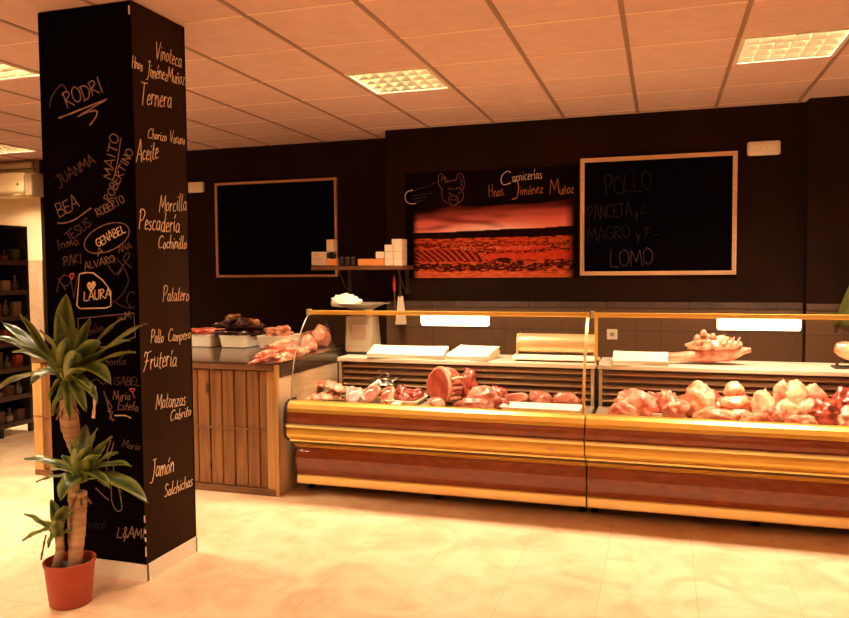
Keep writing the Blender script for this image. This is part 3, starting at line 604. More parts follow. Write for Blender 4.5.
# ------------------------------------------------------------------ blobs of meat
def blob_mesh(sx, sy, sz, seed, amp=.22, freq=2.9, flat=.35, sub=4, power=1.0, fine=.11):
    bm = bmesh.new(); bmesh.ops.create_icosphere(bm, subdivisions=sub, radius=1)
    for v in bm.verts:
        p = v.co.copy()
        if power != 1:
            p = Vector([math.copysign(abs(q)**power, q) for q in p])
        d = 1 + amp*noise.noise(p*freq*.6+Vector((seed*3.1, seed*1.7, seed))) + amp*.5*noise.noise(p*freq*1.7+Vector((seed, 5, seed*2))) + fine*noise.noise(p*7+Vector((seed, seed, 1)))
        p *= d
        if p.z < -flat: p.z = -flat+(p.z+flat)*.12
        v.co = Vector((p.x*sx, p.y*sy, (p.z+flat)*sz/(1+flat)))
    mn = min(v.co.z for v in bm.verts)
    for v in bm.verts: v.co.z -= mn
    me = bpy.data.meshes.new('m'); bm.to_mesh(me); bm.free()
    for q in me.polygons: q.use_smooth = True
    return me
def obj_of(me, name, m, parent=None, loc=(0, 0, 0), rot=(0, 0, 0)):
    me.name = name; me.materials.clear(); me.materials.append(M[m]); o = bpy.data.objects.new(name, me); COL.objects.link(o); o.parent = parent; o.location = loc; o.rotation_euler = rot
    return o
DECK = .56
def lump(name, label, px, y, z, dims, m, rot=0, seed=1, tilt=0, cat='meat', group=None, **kw):
    """one piece of meat; dims = full width, depth, height in metres"""
    X = at(px, 405, 'Y', y).x
    return tag(obj_of(blob_mesh(dims[0]/2, dims[1]/2, dims[2], seed, **kw), name, m, None, (X, y, z), (0, tilt, math.radians(rot))), label, cat, group)
def chop(name, label, px, y, z, w, h, th, rot, tilt, seed, m='chop_meat', fatm='fat', bone=True, cat='meat'):
    """thick slice: red eye, pale rim of fat, a bone"""
    X = at(px, 405, 'Y', y).x
    t = thing(name, label, cat, (X, y, z)); rnd = random.Random(seed); N = 28
    def outline(s):
        o_ = []
        for k_ in range(N):
            a_ = 2*PI*k_/N; r = 1+.16*math.cos(a_*2+seed)+.10*math.cos(3*a_+seed*2)+.04*math.sin(5*a_+seed)
            o_.append((w/2*r*math.cos(a_)*s, h/2*r*math.sin(a_)*s+h*.54))
        return o_
    def slab(sc, y0, y1, bev):
        b_ = MB(); rings = [(sc*.94, y0), (sc, y0+bev), (sc, y1-bev), (sc*.94, y1)]
        for s_, yy in rings: b_.v += [(x_, yy, z_) for x_, z_ in outline(s_)]
        for j_ in range(3):
            for k_ in range(N): b_.f.append((j_*N+k_, j_*N+(k_+1) % N, (j_+1)*N+(k_+1) % N, (j_+1)*N+k_))
        b_.f.append(tuple(range(N))[::-1]); b_.f.append(tuple(3*N+k_ for k_ in range(N)))
        return b_
    def mk(b_, nm, mm):
        me_ = bpy.data.meshes.new(nm); me_.from_pydata(b_.v, [], b_.f); bm = bmesh.new(); bm.from_mesh(me_); bmesh.ops.recalc_face_normals(bm, faces=bm.faces); bm.to_mesh(me_); bm.free()
        for q in me_.polygons: q.use_smooth = len(q.vertices) == 4
        me_.materials.append(M[mm]); o_ = bpy.data.objects.new(nm, me_); COL.objects.link(o_); o_.parent = t; return o_
    mk(slab(1.0, -th/2, th/2, th*.25), 'fat_rim', fatm); mk(slab(.86, -th/2-.006, th/2+.006, .004), 'lean', m)
    if bone:
        b_ = MB().tube([(-w*.25, -th*.52, h*.42), (-w*.02, -th*.56, h*.66), (w*.22, -th*.52, h*.72)], [.009, .012, .008], 8); mk(b_, 'bone', 'bone')
    t.rotation_euler = (tilt, 0, math.radians(rot))
    return t
def rack(name, label, px, y, z, L, wd, rot, seed, n=6, m='rib_meat', bend=.3, cat='meat'):
    """strip of ribs: curved slab with bone ridges"""
    X = at(px, 405, 'Y', y).x; t = thing(name, label, cat, (X, y, z)); b_ = MB(); NL, NW = 40, 12
    for side_ in (0, 1):
        for i in range(NL+1):
            for j in range(NW+1):
                u = i/NL; v_ = j/NW*2-1; ridge = .5+.5*math.cos(u*n*2*PI)
                hgt = .020+.012*ridge+.018*math.sin(u*PI)+.01*noise.noise(Vector((u*6, v_*2, seed)))
                edge = (1-abs(v_)**3)*min(1, 8*u, 8*(1-u))
                yy = v_*wd/2*(1+.12*noise.noise(Vector((u*5, seed, v_))))
                xx = (u-.5)*L; arch = bend*L*.25*math.sin(u*PI)
                zz = arch*.5 + (hgt*edge if side_ else 0)+.003
                b_.v.append((xx, yy+arch*.3, zz))
    K = (NL+1)*(NW+1)
    for i in range(NL):
        for j in range(NW):
            a_ = i*(NW+1)+j; q = (a_, a_+1, a_+NW+2, a_+NW+1); b_.f.append(q[::-1]); b_.f.append(tuple(k_+K for k_ in q))
    for i in range(NL):
        for j in (0, NW): a_ = i*(NW+1)+j; b_.f.append((a_, a_+NW+1, a_+NW+1+K, a_+K))
    for j in range(NW):
        for i in (0, NL): a_ = i*(NW+1)+j; b_.f.append((a_, a_+1, a_+1+K, a_+K))
    me_ = bpy.data.meshes.new('slab'); me_.from_pydata(b_.v, [], b_.f); bm = bmesh.new(); bm.from_mesh(me_); bmesh.ops.recalc_face_normals(bm, faces=bm.faces); bm.to_mesh(me_); bm.free()
    for q in me_.polygons: q.use_smooth = True
    me_.materials.append(M[m]); o_ = bpy.data.objects.new('slab', me_); COL.objects.link(o_); o_.parent = t
    for k_ in range(1, n):
        u = k_/n; xx = (u-.5)*L; arch = bend*L*.25*math.sin(u*PI)
        c_ = MB().tube([(xx, -wd*.46+arch*.3, arch*.5+.020), (xx, -wd*.60+arch*.3, arch*.5+.022)], [.007, .008], 8)
        me_ = bpy.data.meshes.new('bone'); me_.from_pydata(c_.v, [], c_.f); me_.materials.append(M['bone']); o_ = bpy.data.objects.new('bone', me_); COL.objects.link(o_); o_.parent = t
    t.rotation_euler = (0, 0, math.radians(rot)); return t
def sausage_mesh(L, r, bend, seed, knots=True):
    pts = []; rr = []; n_ = 22
    for i in range(n_+1):
        u = i/n_; a_ = (u-.5)*bend
        R_ = L/max(bend, .01)
        pts.append((R_*math.sin(a_), R_*(1-math.cos(a_)), .006*noise.noise(Vector((u*3, seed, 2)))))
        e_ = min(1, (min(u, 1-u)*L/r)*.9+.10); rr.append(r*math.sqrt(max(.03, 1-(1-e_)**2))*(1+.06*noise.noise(Vector((u*5, seed, 0)))))
    b_ = MB().tube(pts, rr, 14); me_ = bpy.data.meshes.new('s'); me_.from_pydata(b_.v, [], b_.f)
    for q in me_.polygons: q.use_smooth = True
    return me_, pts
def sausage(label, X, Y, Z, L, r, bend, rz, seed, m, tilt=0, group=None, name='sausage', ry=0):
    me_, pts = sausage_mesh(L, r, bend, seed); t = thing(name, label, 'sausage', (X, Y, Z), group)
    obj_of(me_, 'casing', m, t)
    for p in (pts[0], pts[-1]):
        s_ = 1 if p[0] > 0 else -1
        b_ = MB().tube([p, (p[0]+s_*.006, p[1]+.001, p[2]), (p[0]+s_*.014, p[1]+.004, p[2]+.003)], [.004, .0025, .005], 6)
        me2 = bpy.data.meshes.new('knot'); me2.from_pydata(b_.v, [], b_.f); me2.materials.append(M['chalk_dim']); o_ = bpy.data.objects.new('knot', me2); COL.objects.link(o_); o_.parent = t
    t.rotation_euler = (tilt, ry, math.radians(rz)); return t
def tray(name, label, x, y, z, w, d, h, rz=0, group=None, m='foam'):
    """foam tray: flared open box with a rolled lip"""
    o = MB(); s_ = .82
    def ring(f, zz, ins=0, n=6):
        out = []; a_, b_ = w/2*f-ins, d/2*f-ins; r = min(.03, a_*.4, b_*.4)
        for cx_, cy_2, st in ((a_-r, b_-r, 0), (-a_+r, b_-r, 90), (-a_+r, -b_+r, 180), (a_-r, -b_+r, 270)):
            for q in range(n): th = math.radians(st+90*q/(n-1)); out.append((cx_+r*math.cos(th), cy_2+r*math.sin(th), zz))
        return out
    rings = [ring(s_, 0), ring(s_+.04, .004), ring(.97, h-.006), ring(1.0, h-.004), ring(1.0, h), ring(.97, h, .002), ring(s_, .010, .008)]
    n_ = len(rings[0])
    for r_ in rings: o.v += r_
    for j in range(len(rings)-1):
        for k_ in range(n_): o.f.append((j*n_+k_, j*n_+(k_+1) % n_, (j+1)*n_+(k_+1) % n_, (j+1)*n_+k_))
    o.f.append(tuple(range(n_))[::-1]); o.f.append(tuple((len(rings)-1)*n_+k_ for k_ in range(n_)))
    ob = o.build(name, m, None, True); ob.location = (x, y, z); ob.rotation_euler = (0, 0, math.radians(rz)); return tag(ob, label, 'tray', group)

# trays on the wooden counter, left to right in the photo
ty = 5.42
tx = [at(p, 349, 'Y', ty-.13).x for p in (197, 234, 271)]
tg_ = 'foam trays on the wooden counter'
tw = .30; th_ = .10
ZT = WZ+.001
tray('foam_tray', 'white foam tray next to the pillar, first of three on the wooden counter', tx[0]+.02, ty, ZT, .265, .30, th_, 0, tg_)
tray('foam_tray', 'white foam tray heaped with dark sausages, middle of the three', tx[1]-.01, ty, ZT, .262, .30, th_, 0, tg_)
tray('foam_tray', 'white foam tray of pale fresh sausages, rightmost of the three', tx[2]+.0, ty, ZT, .262, .30, th_, 0, tg_)
rnd = random.Random(4)
g1 = 'dark blood sausages heaped in the middle tray'
for k in range(15):
    lay = k//5; q = k % 5
    sausage('dark curved blood sausage in the heap on the middle tray', tx[1]-(.080, .12, .10)[lay]+q*(.038, .058, .05)[lay]+rnd.uniform(-.006, .006), ty-(.0, .03, .03)[lay]+rnd.uniform(-.015, .015), ZT+.050+lay*.062, (.17, .25, .25)[lay]+rnd.uniform(-.01, .01), .028, 1.1, (88 if lay == 0 else 60)+rnd.uniform(-6, 6)*(1 if lay == 0 else 4), k, 'sausage_black', group=g1, ry=.05)
for k in range(6):
    sausage('glossy brown sausage on top of the dark heap in the middle tray', tx[1]-.05+.036*k, ty-.06+rnd.uniform(-.03, .03), ZT+.235+rnd.uniform(-.02, .03)-.018*abs(k-2), .22, .027, 1.5, 125+rnd.uniform(-35, 35), 20+k, 'sausage_brown' if k % 2 else 'sausage_black', group='brown sausages on top of the dark heap')
for k in range(18):
    lay = k//6; q = k % 6
    sausage('pale fresh sausage in the rightmost foam tray', tx[2]-.085+q*.034, ty+rnd.uniform(-.05, .05), ZT+.055+lay*.038+rnd.uniform(-.01, .02)+.022*(1-abs(q-2.5)/2.5), .125, .020, 2.4, rnd.uniform(0, 180), 40+k, 'sausage_fresh', group='fresh sausages in the rightmost tray', ry=rnd.uniform(-.15, .15))
for k in range(7):
    sausage('reddish sausage in the foam tray next to the pillar', tx[0]-.085+.03*k, ty+rnd.uniform(-.01, .01), ZT+.065+(.055 if k % 2 else 0), .20, .025, .8, 60+rnd.uniform(-40, 40), 60+k, 'chorizo', group='red sausages in the tray by the pillar')
for k in range(5):
    sausage('thin brown cured sausage lying behind the trays', tx[1]+.08+.07*k, ty+.235, ZT+.028, .20, .025, .8, 80+5*k, 70+k, 'sausage_black' if k % 2 else 'sausage_brown', group='cured sausages behind the trays', ry=.3)
# long red cured pieces at the corner of the counter
def slabpiece(label, p0, p1, r, m, seed, ell=.55, z=None, nm='cured_pork_strip'):
    a_ = at(*p0, 'Z', ZT+.03); b_ = at(*p1, 'Z', ZT+.03)
    if z: a_.z = b_.z = z
    c0 = (a_+b_)/2; t = thing(nm, label, 'meat', (c0.x, c0.y, z or ZT)); d_ = b_-a_; L_ = math.hypot(d_.x, d_.y)
    obj_of(blob_mesh(L_/2+.01, r*1.25, r*1.3, seed+3, amp=.42, freq=3.2, power=.8), 'meat', m, t)
    obj_of(blob_mesh(L_/2*.86, r*.45, r*.75, seed+8, amp=.3, freq=3), 'fat_edge', 'fat', t, (-.02, -r*.72, r*.25))
    t.rotation_euler = (0, 0, math.atan2(d_.y, d_.x)); return t
slabpiece('long strip of cured pork with pale fat lying at the counter corner, front one', (256, 358), (300, 345), .042, 'rib_red', 1)
slabpiece('long strip of cured pork beside the glass end panel, second from the front', (279, 358), (306, 348), .038, 'rib_red', 2)
slabpiece('pale-ended strip of cured pork lying behind the two red strips', (266, 350), (310, 338), .046, 'rib_meat', 3)
slabpiece('pale strip of cured pork farthest back beside the glass end panel', (292, 342), (328, 330), .045, 'pork_pale', 4)
lump('pork_belly_piece', 'pale crumpled piece of pork fat beside the glass end panel', 309, 5.22, ZT, (.13, .14, .11), 'pork_pale', 20, 7)
lump('pork_belly_piece', 'reddish piece of belly behind the pale pork fat at the counter end', 322, 5.56, ZT, (.16, .16, .15), 'pork', 70, 9)

# ------------------------------------------------------------------ refrigerated display counters
UL = 1.94; CX = -2.362
def display(xo, label, first):
    t = thing('display_counter', label, 'display counter', (xo+UL/2, 5.0, 0)); g_ = .004
    x0, x1 = xo+g_, xo+UL-g_
    bx((x0+.03, 4.66, .075), (x1-.03, 5.6, .53)).build('body', 'dark_body', t)
    bx((x0+.0, 5.33, .53), (x1, 5.6, .815)).build('rear_body', 'dark_body', t)
    # fascia strips from the glass line down
    MB().extx([(4.56, .645), (4.515, .650), (4.485, .648), (4.462, .632), (4.448, .605), (4.445, .582), (4.60, .575)], x0, x1).build('upper_gold_strip', 'gold', t, bevel=.002)
    MB().extx([(4.447, .580), (4.440, .56), (4.438, .54), (4.440, .518), (4.445, .508), (4.60, .508), (4.60, .574)], x0, x1).build('burl_band', 'burl', t)
    MB().extx([(4.443, .506), (4.432, .503), (4.428, .494), (4.432, .484), (4.442, .480), (4.6, .48), (4.6, .506)], x0, x1).build('gold_bead', 'gold_light', t)
    MB().extx([(4.442, .479), (4.436, .462), (4.436, .44), (4.444, .422), (4.460, .407), (4.485, .398), (4.60, .398), (4.60, .479)], x0, x1).build('lower_gold_strip', 'gold', t)
    MB().extx([(4.487, .396), (4.480, .391), (4.483, .382), (4.51, .374), (4.60, .374), (4.60, .396)], x0, x1).build('gold_bead', 'gold_light', t)
    MB().extx([(4.512, .372), (4.545, .352), (4.60, .352), (4.66, .372)], x0, x1).build('shadow_strip', 'steel_dark', t)
    MB().extx([(4.548, .350), (4.545, .343), (4.585, .318), (4.60, .314), (4.66, .350)], x0, x1).build('lower_bead', 'gold', t)
    MB().extx([(4.592, .314), (4.580, .29), (4.574, .25), (4.574, .21), (4.580, .17), (4.592, .135), (4.66, .135), (4.66, .314)], x0, x1).build('burl_kick_panel', 'burl', t)
    MB().extx([(4.590, .133), (4.582, .125), (4.582, .072), (4.592, .064), (4.66, .064), (4.66, .133)], x0, x1).build('base_gold_strip', 'gold_light', t, bevel=.002)
    # interior
    bx((x0+.01, 4.60, .53), (x1-.01, 5.33, .56)).build('meat_deck', 'deck_metal', t)
    bx((x0+.02, 5.325, .56), (x1-.02, 5.335, .80)).build('grille_back', 'grille_dark', t)
    for q in range(5):
        z = .602+.046*q
        MB().extx([(5.285, z), (5.287, z-.006), (5.322, z+.008), (5.324, z+.016)], x0+.035, x1-.035).build('grille_slat', 'slat_metal', t)
    for xx in (x0+.012, x1-.034): bx((xx, 5.278, .56), (xx+.022, 5.326, .815)).build('grille_post', 'steel', t)
    bx((x0+.002, 5.262, .822), (x1-.002, 5.74, .852)).build('worktop', 'worktop_steel', t, bevel=.004)
    # top rail and glass
    MB().extx([(4.765, 1.238), (4.762, 1.215), (4.772, 1.208), (4.80, 1.210), (4.803, 1.236)], x0, x1).build('top_rail', 'gold', t, bevel=.003)
    GP = [(4.500, .645), (4.506, .70), (4.515, .76), (4.528, .82), (4.545, .88), (4.568, .94), (4.598, 1.0), (4.636, 1.06), (4.684, 1.12), (4.735, 1.17), (4.785, 1.209)]
    MB().extx(GP + [(y_+.006, z_-.003) for y_, z_ in reversed(GP)], x0+.004, x1-.004).build('front_glass', 'glass', t, True)
    def pane(xp, nm): MB().extx([(y_+.014, z_-.002) for y_, z_ in GP] + [(5.03, 1.205), (5.27, .86), (5.27, .56), (4.60, .56)], xp, xp+.006).build(nm, 'end_glass', t)
    pane(x0+.002 if first else x1-.012, 'end_glass')
    if first:
        # left end: black rubber bumper and posts
        MB().extx([(4.60, .657), (4.50, .658), (4.455, .640), (4.430, .59), (4.422, .53), (4.422, .47), (4.436, .41), (4.475, .385), (4.56, .372), (4.62, .372)], x0-.016, x0-.001).build('end_bumper', 'black_rubber', t, bevel=.004)
        MB().extx([(4.60, .37), (4.585, .34), (4.568, .25), (4.575, .13), (4.60, .058), (5.6, .058), (5.6, .815), (5.30, .815), (5.30, .56), (4.62, .56)], x0-.012, x0-.001).build('end_panel', 'dark_metal', t)
        MB().tube([(x0+.004, y_+.003, z_) for y_, z_ in GP], .0042, 8).build('glass_edge', 'steel', t, True)
    bx((x0+.0, 4.758, 1.204), (x0+.022, 4.81, 1.245)).build('rail_bracket', 'steel', t, bevel=.004)
    # lamp under the rail
    lx = xo+UL/2+(.08 if first else .0); lw = .225
    lh = MB().extx([(4.806, 1.212), (4.80, 1.16), (4.83, 1.137), (4.90, 1.137), (4.91, 1.212)], lx-lw, lx+lw).build('case_lamp', 'lamp_case', t, bevel=.006)
    MB().extx([(4.80, 1.222), (4.80, 1.213), (4.915, 1.213), (4.915, 1.222)], lx-lw-.01, lx+lw+.01).build('lamp_cover', 'gold', lh)
    la = bpy.data.lights.new('case_light', 'AREA'); la.shape = 'RECTANGLE'; la.size = .42; la.size_y = .08; la.energy = 1.9; la.color = (1, .80, .52)
    lo = bpy.data.objects.new('case_light', la); COL.objects.link(lo); lo.parent = t; lo.location = (lx-t.location.x, 4.865-5.0, 1.13); lo.rotation_euler = (-.1, 0, 0)
    # feet
    for fx in (.035, .96, UL-.04):
        MB().lathe([(.022, 0), (.024, .012), (.014, .02), (.014, .058)], (xo+fx, 4.735, 0), 14).build('foot', 'black_rubber', t, True)
        MB().lathe([(.022, 0), (.024, .012), (.014, .02), (.014, .058)], (xo+fx, 5.5, 0), 14).build('foot', 'black_rubber', t, True)
    return t
d1 = display(CX, 'gold and burl glass display counter, left unit beside the wooden counter', True)
d2 = display(CX+UL, 'gold and burl glass display counter, right unit cut by the frame edge', False)
# feet reach the underside
# posts at the seam (belong to the left unit's right end)
sx = CX+UL
fp = MB(); GP = [(4.497, .648), (4.503, .70), (4.512, .76), (4.525, .82), (4.542, .88), (4.565, .94), (4.595, 1.0), (4.633, 1.06), (4.680, 1.12), (4.730, 1.17), (4.770, 1.203)]
GPo = [(y_-.014, z_+.004) for y_, z_ in GP]
fp.extx(GPo + GP[::-1], sx-.020, sx-.003)
MB_fp = fp.build('front_post', 'gold_light', d1, bevel=.003)
MB().box((sx-.012, 5.245, .865), (sx+.010, 5.262, 1.20)).build('rear_post', 'gold', d2)
MB().tube([(sx-.001, 4.80, 1.205), (sx-.001, 5.255, 1.205)], .007, 8).build('cross_stay', 'gold', d2, True)
bx((sx+.012, 5.242, .60), (sx+.075, 5.250, .86)).build('rear_clip_glass', 'glass', d2)
bx((sx+.004, 5.236, .852), (sx+.018, 5.262, .885)).build('glass_clamp', 'dark_metal', d2, bevel=.003)
st = bx((at(551, 447, 'Y', 4.43).x-.022, 4.4335, .438), (at(551, 447, 'Y', 4.43).x+.022, 4.4365, .458)).build('name_plate', 'frame_wood', d1)

# ------------------------------------------------------------------ things on the worktops
ZW = .8525
def scale():
    t = thing('shop_scale', 'silver counter scale with weighing pan at the left end of the worktop', 'scale', (-2.24, 5.56, ZW))
    x0, x1, y0, y1 = -2.375, -2.150, 5.46, 5.69
    bx((x0+.01, y0+.01, ZW+.0), (x1-.01, y1-.01, ZW+.02)).build('foot_base', 'black_rubber', t)
    MB().extx([(y0, ZW+.02), (y0+.02, ZW+.30), (y1-.06, ZW+.30), (y1, ZW+.02)], x0, x1).build('housing', 'printer_grey', t, bevel=.014, seg=3)
    bx((x0+.06, y0+.002, ZW+.12), (x1-.045, y0+.012, ZW+.235)).build('display_window', 'steel', t, bevel=.004)
    MB().tube([(x0+.03, y0-.002, ZW+.05), (x0+.03, y0+.01, ZW+.05)], .008, 10).build('button', 'red_plastic', t)
    MB().lathe([(.03, .30), (.03, .345), (.05, .352)], ((x0+x1)/2+.05, 5.57, ZW), 16).build('pan_column', 'white_plastic', t, True)
    pr = [(.02, .352), (.10, .356), (.17, .385), (.19, .398), (.19, .402), (.165, .39), (.10, .362), (.02, .358)]
    p = MB().lathe(pr, ((x0+x1)/2-.01, 5.57, ZW), 32).build('pan', 'steel', t, True)
    MB().box((x1+.04, 5.52, ZW+.396), (x1+.10, 5.62, ZW+.402)).build('pan_handle', 'steel', t)
    return t
scale()
lump('wrapped_parcel', 'crumpled white wrapped parcel lying on the scale pan', 347, 5.57, ZW+.366, (.24, .17, .095), 'paper', 5, 31, cat='parcel', amp=.35, freq=4, fine=.12)
mat('clear_tub', (.65, .52, .38), .3)
rnd = random.Random(11)
def stack(label, px0, px1, y0, y1, n, skew=0, m='paper', nm='paper_sheets', t0=.0035, base=ZW, grp=None):
    """pile of wrapping sheets, each a slightly turned slab"""
    xa = at(px0, 355, 'Y', (y0+y1)/2).x; xb = at(px1, 355, 'Y', (y0+y1)/2).x
    t = thing(nm, label, 'paper', ((xa+xb)/2, (y0+y1)/2, base), grp)
    cx_, cy_2 = (xa+xb)/2, (y0+y1)/2; hx, hy = (xb-xa)/2, (y1-y0)/2
    for q in range(n):
        a_ = rnd.uniform(-.05, .05)+skew; b_ = MB(); z = base+.001+q*t0
        cs_ = [(-hx, -hy), (hx, -hy), (hx, hy), (-hx, hy)]; N_ = 8
        for lev in (0, t0*.8):
            for i in range(N_+1):
                for j in (0, 1):
                    u = (i/N_*2-1)*hx; v_ = (-hy if j == 0 else hy)
                    lift = .004*(i/N_)**4*(q/n) + .004*(1-i/N_)**4*(q/n) + (j*t0*1.6*(q+lev/t0) if j else 0)
                    b_.v.append((cx_+u*math.cos(a_)-v_*math.sin(a_), cy_2+u*math.sin(a_)+v_*math.cos(a_), z+lev+lift))
        K = 2*(N_+1)
        for i in range(N_):
            a0 = 2*i; b_.f += [(a0, a0+1, a0+3, a0+2), (a0+K, a0+2+K, a0+3+K, a0+1+K), (a0, a0+2, a0+2+K, a0+K), (a0+1, a0+1+K, a0+3+K, a0+3)]
        b_.f += [(0, K, K+1, 1), (2*N_, 2*N_+1, 2*N_+1+K, 2*N_+K)]
        b_.build('sheet', m, t)
    return t
stack('stack of white wrapping paper beside the scale', 371, 446, 5.275, 5.445, 8, .03, t0=.004)
stack('lower pile of white paper right of the tall paper stack, under the case lamp', 452, 494, 5.268, 5.56, 8, -.10, t0=.004)
stack('flat white paper pile at the left of the right-hand worktop', 613, 668, 5.268, 5.40, 8, .03, t0=.004)
# paper roll dispenser
xa, xb = -1.0, -.44; rd = thing('wrap_dispenser', 'gold rounded film roll dispenser with a white cutting tray on the worktop', 'dispenser', ((xa+xb)/2, 5.48, ZW))
prof = [(5.48+.085*math.cos(q), ZW+.115+.075*math.sin(q)) for q in [i*2*PI/28 for i in range(28)]]
MB().extx(prof, xa+.012, xb-.012).build('roll', 'gold_satin' if 'gold_satin' in M else mat('gold_satin', (.80, .52, .26), .32, .55), rd, True)
for xx in (xa, xb-.012): MB().extx([(5.40, ZW), (5.385, ZW+.13), (5.42, ZW+.19), (5.54, ZW+.19), (5.575, ZW+.13), (5.57, ZW)], xx, xx+.012).build('end_cheek', 'gold_satin', rd, bevel=.003)
MB().extx([(5.34, ZW+.012), (5.345, ZW+.03), (5.42, ZW+.045), (5.42, ZW+.012)], xa-.02, xb).build('cutting_tray', 'white_plastic', rd, bevel=.003)
bx((xa+.0, 5.36, ZW), (xb, 5.56, ZW+.012)).build('base', 'dark_metal', rd)
lump('clear_tub_lid', 'small pale lid lying behind the paper beside the scale', 384, 5.60, ZW, (.11, .09, .018), 'clear_tub', 0, 3, amp=.03, flat=.5, cat='lid', power=.8, fine=0)
# pork joint on the right worktop: trotter, shank, body, ribs
def joint():
    X = lambda p: at(p, 350, 'Y', 5.46).x
    sp = []
    tag_ = thing('pork_joint', 'long pale pork shank and trotter lying on the right-hand worktop', 'meat', (X(690), 5.46, ZW))
    pts = [(X(656), 5.44, ZW+.045), (X(668), 5.45, ZW+.045), (X(682), 5.46, ZW+.05), (X(697), 5.46, ZW+.055), (X(712), 5.47, ZW+.062), (X(728), 5.47, ZW+.068), (X(741), 5.47, ZW+.095), (X(751), 5.47, ZW+.105)]
    pts = [tuple(p) for p in pts]; dense = []; rr = []; R_ = [.022, .034, .036, .045, .058, .052, .034, .018]
    for i in range(len(pts)-1):
        for q in range(5):
            u = q/5; dense.append(Vector(pts[i]).lerp(Vector(pts[i+1]), u)); rr.append((R_[i]*(1-u)+R_[i+1]*u)*(1+.16*noise.noise(Vector((i+u, 3, 1)))))
    dense.append(Vector(pts[-1])); rr.append(R_[-1])
    MB().tube(dense, rr, 16, .9).build('shank', 'pork_pale', tag_, True)
    a_ = [Vector((X(656)-.0, 5.44, ZW+.045)), Vector((X(653), 5.42, ZW+.04))]
    for k_ in (-.012, .012): MB().tube([(X(656), 5.44+k_, ZW+.045), (X(651), 5.43+k_*1.3, ZW+.040)], [.016, .008], 8).build('hoof', 'pork', tag_, True)
    t2 = thing('pork_ribs', 'red piece of pork ribs with knuckles resting on top of the pale shank', 'meat', (X(715), 5.47, ZW+.10))
    me_ = blob_mesh(.165, .075, .085, 12, amp=.35, freq=3); obj_of(me_, 'meat', 'rib_meat', t2, (.0, 0, 0), (0, -.06, 0))
    for k_, (dx_, dz_, r_) in enumerate(((-.115, .105, .022), (-.075, .135, .024), (-.045, .115, .020), (-.015, .12, .020), (-.09, .075, .020))):
        me_ = blob_mesh(r_, r_, r_*1.9, 40+k_, amp=.1, sub=3); obj_of(me_, 'knuckle', 'fat', t2, (dx_, -.02, dz_-.045))
    for k_ in range(4):
        b_ = MB().tube([(.02+k_*.035, -.07, .035), (.04+k_*.035, -.055, .075), (.05+k_*.035, 0, .085)], [.006, .008, .006], 8)
        me3 = bpy.data.meshes.new('rib'); me3.from_pydata(b_.v, [], b_.f); me3.materials.append(M['fat']); o_ = bpy.data.objects.new('rib', me3); COL.objects.link(o_); o_.parent = t2
joint()
# ham end on its slicing stand at the far right
hm = thing('ham_end', 'pale round-ended cured ham on a dark stand at the right edge', 'ham', (1.17, 5.46, ZW))
X0 = at(833, 348, 'Y', 5.46).x
pts = [Vector((X0+.01+.03*i, 5.44, ZW+.135-.008*i)) for i in range(9)]
MB().tube(pts, [.030, .050, .058, .060, .062, .063, .060, .052, .035], 18, 1.0).build('ham', 'chicken', hm, True)
MB().tube([(X0+.02, 5.46, ZW), (X0+.03, 5.46, ZW+.05), (X0+.10, 5.46, ZW+.045), (X0+.22, 5.46, ZW+.02)], .010, 10).build('stand', 'dark_metal', hm, True)
bx((X0, 5.40, ZW), (X0+.30, 5.52, ZW+.012)).build('stand_base', 'dark_metal', hm)

# ------------------------------------------------------------------ meat in the left display unit
D = DECK+.001
rack('rib_strip', 'strip of ribs at the far left end of the meat deck', 322, 4.98, D+.0, .36, .12, 34, 1)
rack('rib_strip', 'strip of ribs crossing over the leftmost rib strip', 327, 5.08, D+.075, .36, .11, -24, 2, m='pork')
rack('rib_strip', 'strip of ribs with pale fat right of the crossed pair', 346, 5.14, D+.03, .32, .13, 30, 3)
chop('lamb_chop', 'marbled chop leaning left in the bagged group near the left end', 353, 4.97, D, .14, .12, .03, 20, -.75, 3)
chop('lamb_chop', 'marbled chop with a white bone in the middle of the bagged group', 367, 4.98, D, .14, .14, .03, -10, -.6, 5)
chop('lamb_chop', 'marbled chop at the right of the bagged group', 382, 4.99, D, .13, .14, .03, -34, -.7, 8)
MB_b = MB().tube([at(366, 392, 'Y', 5.08), at(372, 386, 'Y', 5.10), at(380, 381, 'Y', 5.12)], [.017, .014, .018], 10).build('shank_bone', 'bone', None, True)
tag(MB_b, 'thick white shank bone sticking up among the chops', 'bone')
fb = lump('plastic_bag', 'crinkled clear plastic bag bunched over the chops near the left end', 384, 5.16, D, (.22, .13, .17), 'film', 10, 51, cat='bag', amp=.5, freq=4, fine=.22)
xt = at(405, 405, 'Y', 5.06).x
tray('foam_tray', 'shallow white foam tray of minced red meat in the left display unit', xt, 5.10, D, .24, .30, .035)
for k, (dx, dy, s_) in enumerate(((-.05, .02, .13), (.05, .03, .12), (.0, -.05, .11))):
    tag(obj_of(blob_mesh(s_/2, s_/2*.9, .085-.015*k, 60+k, amp=.35, freq=3.5), 'beef_piece', 'beef', None, (xt+dx, 5.13+dy, D+.016), (0, 0, k)), ['lumpy red beef piece at the left of the shallow foam tray', 'lumpy red beef piece at the right of the shallow foam tray', 'small red beef piece at the front of the shallow foam tray'][k], 'meat')
bx0 = MB().box((xt-.035, 4.86, D), (xt+.015, 4.95, D+.03)).build('price_marker', 'paper', None, bevel=.004); tag(bx0, 'blank white marker block in front of the minced meat tray', 'marker')
